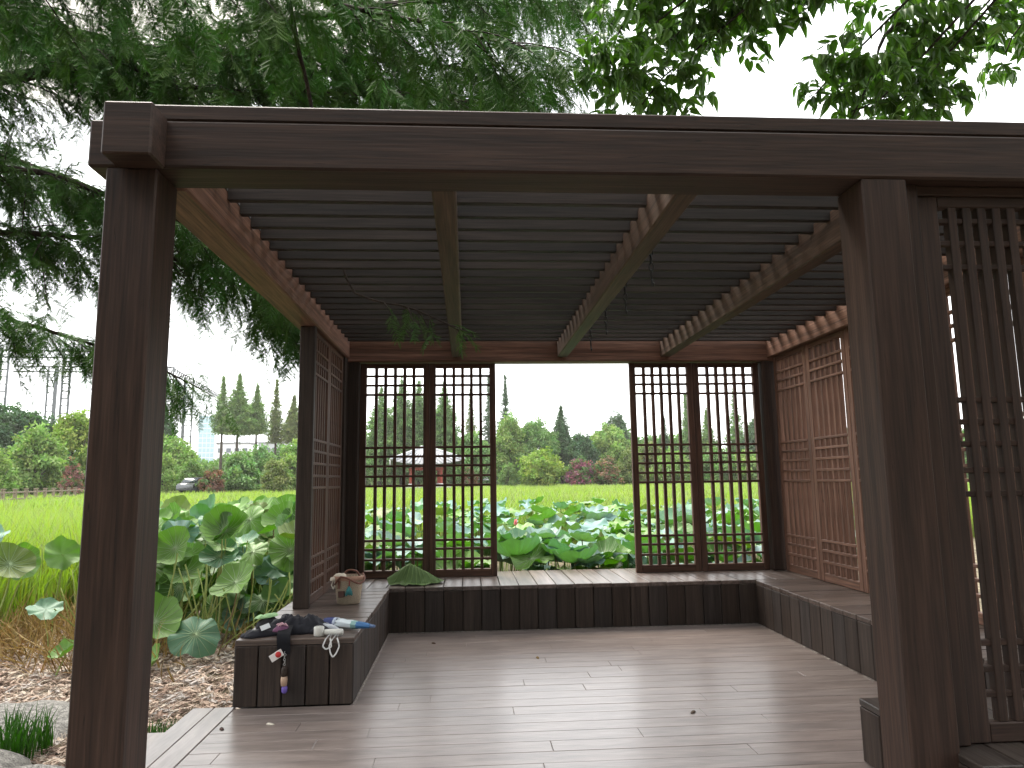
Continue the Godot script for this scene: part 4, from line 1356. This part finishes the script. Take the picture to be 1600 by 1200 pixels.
	mast.call("pale ladder mast just right of the front left post", Vector3(-84.4, 0, -200), Vector3(-82.6, 0, -200), 34.6, 0)
	mast.call("mast with one thick leg, right of the front left post", Vector3(-91.2, 0, -230), Vector3(-88.6, 0, -230), 35.9, 1)
	var truss = func(label, a, b, depth):
		var t = thing("roof_truss", label, "truss", a, 0.0, "trusses of the net frame")
		var s2 = st_new()
		tube(s2, [Vector3.ZERO, b - a], 0.2, 5)
		put("top_chord", done(s2), steel, t)
		s2 = st_new()
		tube(s2, [Vector3(0, -depth, 0), b - a - Vector3(0, depth, 0)], 0.2, 5)
		put("bottom_chord", done(s2), steel, t)
		var n = int(a.distance_to(b) / 1.3)
		s2 = st_new()
		for k in n:
			var p = (b - a) * k / n; var q = (b - a) * (k + 1) / n
			if k % 2: p.y -= depth
			else: q.y -= depth
			tube(s2, [p, q], 0.12, 4, false)
		put("web", done(s2), steel, t)
	truss.call("nearer and higher lattice girder between the masts on the left", Vector3(-112, 33.6, -170), Vector3(-78.8, 33.2, -170), 1.6)
	truss.call("farther lattice girder below the high one", Vector3(-126, 34.8, -200), Vector3(-83.5, 34.3, -200), 1.5)
	truss.call("receding lattice girder right of the front left post", Vector3(-83.5, 34.5, -200), Vector3(-96.5, 35.9, -278), 1.8)
	var net = plain([0.30, 0.46, 0.42], 0.9, 0.1, true)
	net.transparency = BaseMaterial3D.TRANSPARENCY_ALPHA
	net.albedo_color.a = 0.20
	var drape = func(label, a, b, sag0, sag1, mid):
		var s2 = st_new()
		for k in 16:
			var u0 = k / 16.0; var u1 = (k + 1) / 16.0
			var d0 = lerp(sag0, sag1, u0) + mid * sin(PI * u0); var d1 = lerp(sag0, sag1, u1) + mid * sin(PI * u1)
			var bow0 = Vector3(0.5 * sin(u0 * 9.0), 0, 2.0 * sin(u0 * PI)); var bow1 = Vector3(0.5 * sin(u1 * 9.0), 0, 2.0 * sin(u1 * PI))
			var t0 = a.lerp(b, u0) - a; var t1 = a.lerp(b, u1) - a
			quad(s2, t0, t1, t1 + bow1 * 0.5 - Vector3(0, d1 * 0.5, 0), t0 + bow0 * 0.5 - Vector3(0, d0 * 0.5, 0))
			quad(s2, t0 + bow0 * 0.5 - Vector3(0, d0 * 0.5, 0), t1 + bow1 * 0.5 - Vector3(0, d1 * 0.5, 0), t1 + bow1 - Vector3(0, d1, 0), t0 + bow0 - Vector3(0, d0, 0))
		var o2 = put("range_net", done(s2, true), net, self, a)
		tag(o2, label, "net", "nets of the golf range")
	drape.call("pale green net sagging right of the front left post", Vector3(-83.6, 33.0, -200), Vector3(-96.4, 34.2, -278), 4.0, 16.0, 3.5)
	drape.call("pale net hanging from the girders on the left", Vector3(-112, 33.2, -201), Vector3(-84, 32.8, -201), 1.0, 4.5, 5.0)

	# glass tower
	var tw = thing("glass_tower", "pale blue glass office tower behind the redwoods", "building", Vector3(-181.8, -0.4, -500.0), 0.35)
	put("curtain_wall", cbox(Vector3(11, 49, 9), 0.1), plain([0.22, 0.36, 0.42], 0.25, 0.6), tw, Vector3(0, 24.5, 0))
	for k in 14:
		put("floor_band", cbox(Vector3(11.2, 0.5, 9.2), 0.05), plain([0.5, 0.55, 0.58], 0.6), tw, Vector3(0, 3.0 + k * 3.4, 0))
	for k in 5:
		put("mullion", cbox(Vector3(0.35, 49, 0.3), 0.05), plain([0.45, 0.52, 0.56], 0.6), tw, Vector3(-5.0 + 2.5 * k, 24.5, 4.62))
	for b in [["low_building", "low white building below the redwoods", -77.2, -240.0, 10.6, 15.0, [0.62, 0.63, 0.64]], ["low_building", "grey flat roofed building right of the low white one", -67.5, -250.0, 9.0, 15.6, [0.36, 0.37, 0.38]]]:
		var t = thing(b[0], b[1], "building", Vector3(b[2], -0.4, b[3]), 0.0, "far low buildings")
		put("wall", cbox(Vector3(b[4], b[5], 8), 0.05), plain(b[6], 0.8), t, Vector3(0, b[5] * 0.5, 0))
		put("roof", cbox(Vector3(b[4] + 0.6, 0.5, 8.6), 0.05), plain([0.20, 0.21, 0.22], 0.8), t, Vector3(0, b[5] + 0.25, 0))
		for y in [b[5] - 2.2, b[5] - 5.4]:
			for k in 4:
				put("window", cbox(Vector3(1.5, 1.4, 0.12), 0.03), plain([0.07, 0.09, 0.11], 0.2, 0.6), t, Vector3(-b[4] * 0.5 + b[4] * (k + 0.5) / 4.0, y, 4.02))
	# parked car
	var car = thing("parked_car", "dark grey parked car left of the reddish shrub", "car", Vector3(-24.3, 0.55, -66.0), 1.25)
	st = st_new()
	var side = [[-2.1, 0.35], [-2.15, 0.75], [-1.95, 0.95], [-1.1, 1.05], [1.25, 1.02], [2.0, 0.9], [2.15, 0.6], [2.1, 0.35]]
	var cab = [[-1.75, 1.0], [-1.25, 1.42], [0.3, 1.46], [1.15, 1.02]]
	var ext = func(s2, poly, w0, w1):
		var n = poly.size()
		for i in n:
			var j = (i + 1) % n
			quad(s2, Vector3(poly[i][0], poly[i][1], w0), Vector3(poly[j][0], poly[j][1], w0), Vector3(poly[j][0], poly[j][1], w1), Vector3(poly[i][0], poly[i][1], w1))
		for i in range(1, n - 1):
			tri(s2, Vector3(poly[0][0], poly[0][1], w0), Vector3(poly[i][0], poly[i][1], w0), Vector3(poly[i + 1][0], poly[i + 1][1], w0))
			tri(s2, Vector3(poly[0][0], poly[0][1], w1), Vector3(poly[i + 1][0], poly[i + 1][1], w1), Vector3(poly[i][0], poly[i][1], w1))
	ext.call(st, side, -0.88, 0.88)
	put("body", done(st), plain([0.06, 0.065, 0.07], 0.25, 0.6), car)
	st = st_new()
	ext.call(st, cab, -0.74, 0.74)
	put("window_glass", done(st), plain([0.03, 0.04, 0.045], 0.1, 0.6), car)
	put("roof_panel", cbox(Vector3(1.5, 0.05, 1.46), 0.02), plain([0.06, 0.065, 0.07], 0.25, 0.6), car, Vector3(-0.47, 1.46, 0))
	for x in [-1.35, 1.3]:
		for z in [-0.86, 0.86]:
			st = st_new()
			lathe(st, [[0.0, -0.1], [0.33, -0.1], [0.33, 0.1], [0.0, 0.1]], 16)
			put("wheel", done(st), plain([0.015, 0.015, 0.015], 0.8), car, Vector3(x, 0.33, z), Vector3(PI / 2, 0, 0))
	st = st_new()
	var pad = put("parking_strip", cbox(Vector3(7, 0.95, 5.6), 0.05), speckled([0.20, 0.19, 0.18], 0.9, 1.0), self, Vector3(-24.0, 0.075, -65.6))
	pad.set_meta("kind", "structure")

# distant woodland closing the field: one mass
func far_wood():
	var xf = []; var cols = []
	var nz = noise(0.03, 31, 3)
	for i in 26000:
		var x = rnd(-150, 165)
		var z = -138.0 - rnd(0, 14)
		var top = 8.0 + 5.0 * nz.get_noise_2d(x, 0.0) + 3.0 * nz.get_noise_2d(x * 5.0, 9.0)
		if x < -38.0: top -= 1.5
		var y = top * pow(rng.randf(), 0.7)
		xf.append(Transform3D(rbasis().scaled(Vector3.ONE * rnd(1.0, 1.9)), Vector3(x, -0.4 + y, z)))
		var t = nz.get_noise_2d(x * 1.5, 40.0)
		var k = rnd(0.7, 1.3)
		cols.append(Color((0.145 + 0.05 * t) * k, (0.230 + 0.05 * t) * k, 0.082 * k))
	var w = multi("far_wood", clumps[0], far_leaf, self, xf, cols)
	tag(w, "distant green woodland closing the reed field", "woodland", "", "stuff")

# unseen trees added behind the camera to block skylight from the timber fronts
func added_grove():
	var rows = [
		["added_shade_tree", "added unseen shade tree behind the photographer on the left", "round", -6.5, 5.0, 10.5, 4.2, "shade", -1.0],
		["added_shade_tree", "added unseen shade tree right behind the photographer", "round", -0.5, 8.0, 11.5, 4.6, "shade", -1.0],
		["added_shade_tree", "added unseen shade tree behind the photographer on the right", "round", 6.0, 7.0, 11.0, 4.4, "shade", -1.0],
		["added_shade_tree", "added unseen shade tree to the far left behind the photographer", "round", -12.5, 6.5, 11.0, 4.2, "shade", -1.0],
		["added_shade_tree", "added unseen shade tree to the far right behind the photographer", "round", 12.5, 4.5, 11.0, 4.2, "shade", -1.0]]
	for r in rows: far_tree(r)

# name, label, kind, x, z, height, crown radius, colour, crown base
const FAR_TREES = [
	["evergreen_tree", "broad dark evergreen tree at the left edge, tallest of that clump", "round", -48.58, -78.0, 10.76, 4.99, "dark", -1.00],
	["evergreen_tree", "smaller dark evergreen tree just right of the tall dark one", "round", -43.51, -76.0, 8.68, 2.20, "dark", -1.00],
	["leafy_tree", "bright yellow green spreading tree rising beside the front left post", "round", -39.07, -72.0, 9.26, 2.47, "lime", -1.00],
	["maple_tree", "light green layered tree in front of the dark evergreens", "round", -37.68, -64.0, 6.98, 2.50, "light", -1.00],
	["spreading_shrub", "low light green shrub with bare splayed stems at the left edge", "round", -35.77, -56.0, 4.68, 1.22, "light", -1.00],
	["blossom_tree", "small pink flowering tree left of the front left post", "round", -31.41, -58.0, 4.01, 0.94, "pink", -1.00],
	["leafy_tree", "mid green tree mostly hidden behind the front left post", "round", -36.35, -75.0, 9.01, 2.92, "mid", -1.00],
	["evergreen_tree", "slim dark grey green tree just right of the front left post", "conifer", -41.38, -98.0, 12.76, 1.71, "dark", 7.66],
	["leafy_tree", "large soft light green tree right of the front left post", "round", -33.22, -82.0, 7.20, 2.64, "light", -1.00],
	["leafy_tree", "small pale green tree against the post with a low crown", "round", -27.63, -66.0, 4.69, 1.25, "light", -1.00],
	["pine_tree", "small layered green pine left of the reddish shrub", "round", -26.74, -70.0, 4.34, 1.34, "mid", -1.00],
	["reddish_shrub", "reddish brown shrub beside the parked car", "round", -22.52, -64.0, 3.31, 1.11, "rust", -1.00],
	["leafy_tree", "rounded green tree right of the reddish shrub", "round", -22.25, -70.0, 4.79, 1.96, "green", -1.00],
	["pine_tree", "flat topped pine in front of the low white building", "round", -25.07, -88.0, 6.39, 2.02, "green", -1.00],
	["brownish_shrub", "brownish green shrub left of the left lattice wall", "round", -17.60, -66.0, 3.99, 1.40, "olive", -1.00],
	["leafy_tree", "pale green tree touching the left lattice wall", "round", -18.09, -74.0, 6.10, 1.97, "light", -1.00],
	["redwood_tree", "leftmost conical redwood beside the glass tower", "conifer", -42.92, -125.0, 20.61, 1.66, "mid", 10.74],
	["redwood_tree", "widest and tallest conical redwood of the row of five", "conifer", -40.17, -125.0, 21.29, 2.67, "mid", 10.72],
	["redwood_tree", "middle conical redwood of the row of five", "conifer", -37.88, -128.0, 19.63, 2.05, "mid", 10.90],
	["redwood_tree", "thin sparse conical redwood, fourth of the row", "conifer", -35.56, -132.0, 21.14, 1.65, "olive", 9.49],
	["redwood_tree", "rightmost conical redwood of the row, next to the lattice wall", "conifer", -31.80, -130.0, 17.84, 2.09, "olive", 9.35],
	["redwood_tree", "left of the dense tall redwoods behind the tiled roof pavilion", "conifer", -13.70, -112.0, 16.99, 2.65, "green", 2.92],
	["redwood_tree", "central tall redwood behind the tiled roof pavilion", "conifer", -10.82, -116.0, 18.81, 3.19, "green", 2.92],
	["redwood_tree", "tall redwood behind the stile between the back left lattice panels", "conifer", -8.09, -118.0, 18.87, 3.03, "green", 2.90],
	["redwood_tree", "rightmost dense redwood behind the tiled roof pavilion", "conifer", -3.66, -112.0, 17.57, 2.89, "green", 2.79],
	["sparse_conifer", "sparse tall conifer seen through the second back lattice panel", "conifer", 0.71, -140.0, 20.18, 1.94, "olive", 3.85],
	["sparse_conifer", "sparse dark conifer beside the open centre bay, left edge", "conifer", 4.43, -142.0, 23.62, 1.85, "dark", 3.84],
	["leafy_tree", "round green tree right of the tiled roof pavilion", "round", 0.75, -100.0, 8.64, 3.12, "green", -1.00],
	["maroon_shrub", "dark red shrub right of the tiled roof pavilion", "round", 0.22, -84.0, 3.34, 1.07, "rust", -1.00],
	["sparse_conifer", "tall pointed conifer at the left of the open centre bay", "conifer", 6.64, -120.0, 19.77, 1.90, "dark", 3.49],
	["leafy_tree", "light green upright tree below the tall pointed conifer", "round", 6.46, -104.0, 11.74, 2.31, "light", -1.00],
	["leafy_tree", "broad mid green tree behind the round yellow green bush", "round", 10.40, -106.0, 11.02, 3.75, "green", -1.00],
	["evergreen_tree", "dark conical evergreen standing highest in the open centre bay", "conifer", 14.67, -108.0, 13.27, 2.83, "dark", 2.52],
	["evergreen_tree", "low dark evergreen behind the magenta flowering tree", "round", 17.13, -104.0, 8.76, 2.53, "dark", -1.00],
	["round_bush", "round yellow green bush at the far edge of the field", "round", 9.16, -86.0, 5.46, 2.87, "lime", -1.00],
	["round_bush", "small green bush left of the round yellow green bush", "round", 5.02, -86.0, 3.86, 1.18, "mid", -1.00],
	["blossom_tree", "magenta flowering tree in the open centre bay", "round", 13.52, -84.0, 4.33, 1.64, "magenta", -1.00],
	["blossom_tree", "faded brownish pink tree right of the magenta one", "round", 16.74, -84.0, 4.60, 1.73, "dusty", -1.00],
	["leafy_tree", "fresh green tree at the right of the open centre bay", "round", 22.08, -108.0, 10.19, 4.07, "light", -1.00],
	["evergreen_tree", "far dark tree peeking above the fresh green one", "round", 29.20, -135.0, 14.55, 3.06, "dark", -1.00],
	["leafy_tree", "orange tinged green tree at the right back lattice panel", "round", 20.53, -88.0, 5.51, 1.82, "olive", -1.00],
	["leafy_tree", "yellowing tree seen through the third back lattice panel", "round", 25.42, -96.0, 6.88, 2.73, "olive", -1.00],
	["redwood_tree", "pointed conifer seen through the third back lattice panel, nearest its left stile", "conifer", 35.78, -125.0, 12.83, 1.67, "dark", 3.19],
	["redwood_tree", "tallest conifer behind the stile of the back right lattice panels", "conifer", 41.00, -128.0, 17.42, 1.84, "green", 3.18],
	["leafy_tree", "light green tree low behind the third back lattice panel", "round", 27.17, -92.0, 5.28, 2.79, "light", -1.00],
	["redwood_tree", "conifer left in the fourth back lattice panel", "conifer", 42.10, -120.0, 13.69, 2.31, "mid", 2.49],
	["redwood_tree", "tall conifer centred in the fourth back lattice panel", "conifer", 48.07, -122.0, 17.57, 2.37, "green", 2.44],
	["leafy_tree", "round green tree low in the fourth back lattice panel", "round", 34.21, -94.0, 5.63, 2.70, "green", -1.00],
	["evergreen_tree", "dark tree at the right edge of the fourth back lattice panel", "round", 48.81, -115.0, 11.83, 2.68, "dark", -1.00],
	["leafy_tree", "pale green tree low at the right edge of the fourth back lattice panel", "round", 37.69, -92.0, 5.16, 2.65, "light", -1.00],
	["leafy_tree", "green tree glimpsed through gaps of the right lattice wall, farthest back", "round", 50.10, -100.0, 8.75, 4.40, "green", -1.00],
	["evergreen_tree", "dark tree glimpsed through gaps of the right lattice wall", "round", 61.99, -105.0, 10.52, 5.20, "dark", -1.00],
	["leafy_tree", "light green tree glimpsed behind the thick right post", "round", 62.37, -92.0, 7.61, 4.13, "light", -1.00],
	["leafy_tree", "green tree glimpsed through the front right lattice panel", "round", 73.83, -96.0, 8.71, 4.85, "green", -1.00],
	["evergreen_tree", "dark tree glimpsed at the right edge through the lattice", "round", 85.58, -100.0, 9.41, 5.11, "dark", -1.00],
]

func _ready():
	rng.seed = 20240817
	# camera
	var cam := Camera3D.new()
	cam.name = "camera"
	cam.fov = 57.741
	cam.near = 0.05
	cam.far = 3000.0
	add_child(cam)
	cam.position = Vector3(0, 1.40, 0)
	cam.rotation = Vector3(0.1373, -0.0653, -0.0137)
	cam.current = true
	# overcast sky, sun behind thick cloud
	var sky_m := ProceduralSkyMaterial.new()
	sky_m.sky_top_color = lin(0.73, 0.75, 0.77)
	sky_m.sky_horizon_color = lin(0.87, 0.88, 0.885)
	sky_m.sky_curve = 0.25
	sky_m.ground_bottom_color = lin(0.10, 0.11, 0.07)
	sky_m.ground_horizon_color = lin(0.30, 0.32, 0.28)
	sky_m.sun_angle_max = 1.0
	var sky := Sky.new()
	sky.sky_material = sky_m
	var env := Environment.new()
	env.background_mode = Environment.BG_SKY
	env.sky = sky
	env.background_energy_multiplier = 0.9
	env.tonemap_mode = Environment.TONE_MAPPER_LINEAR
	env.tonemap_exposure = 4.9
	env.fog_enabled = true
	env.fog_density = 0.0003
	env.fog_light_color = Color(0.95, 0.95, 0.92)
	env.sdfgi_enabled = true
	env.ssao_enabled = true
	env.ssil_enabled = true
	var we := WorldEnvironment.new()
	we.name = "world_environment"
	we.environment = env
	add_child(we)
	var sun := DirectionalLight3D.new()
	sun.name = "sun"
	sun.light_energy = 0.5
	sun.light_angular_distance = 30.0
	sun.light_color = Color(1.0, 0.98, 0.94)
	sun.shadow_enabled = true
	add_child(sun)
	sun.rotation_degrees = Vector3(-55, -143, 0)

	make_textures()
	bark = speckled([0.06, 0.048, 0.038], 0.9, 2.0)
	far_leaf = leafy([1, 1, 1], [0.6, 0.8, 0.3], 0.6, 0.3)
	for i in 3: clumps.append(clump_mesh(26, 0.55, 0.42, 0.24))

	# ground
	var g := PlaneMesh.new()
	g.size = Vector2(3000, 3000)
	var gr = put("ground", g, speckled([0.13, 0.105, 0.065], 0.95, 0.7), self, Vector3(0, -0.4, -600))
	gr.set_meta("kind", "structure")

	build_deck()
	build_pavilion()
	build_benches()
	build_items()
	print("built timber")
	build_far_structures()
	for row in FAR_TREES: far_tree(row)
	far_wood()
	added_grove()
	print("far trees")
	build_lotus()
	build_reeds()
	build_bank()
	print("pond")
	build_redwood()
	build_broadleaf()
	print("overhead trees")
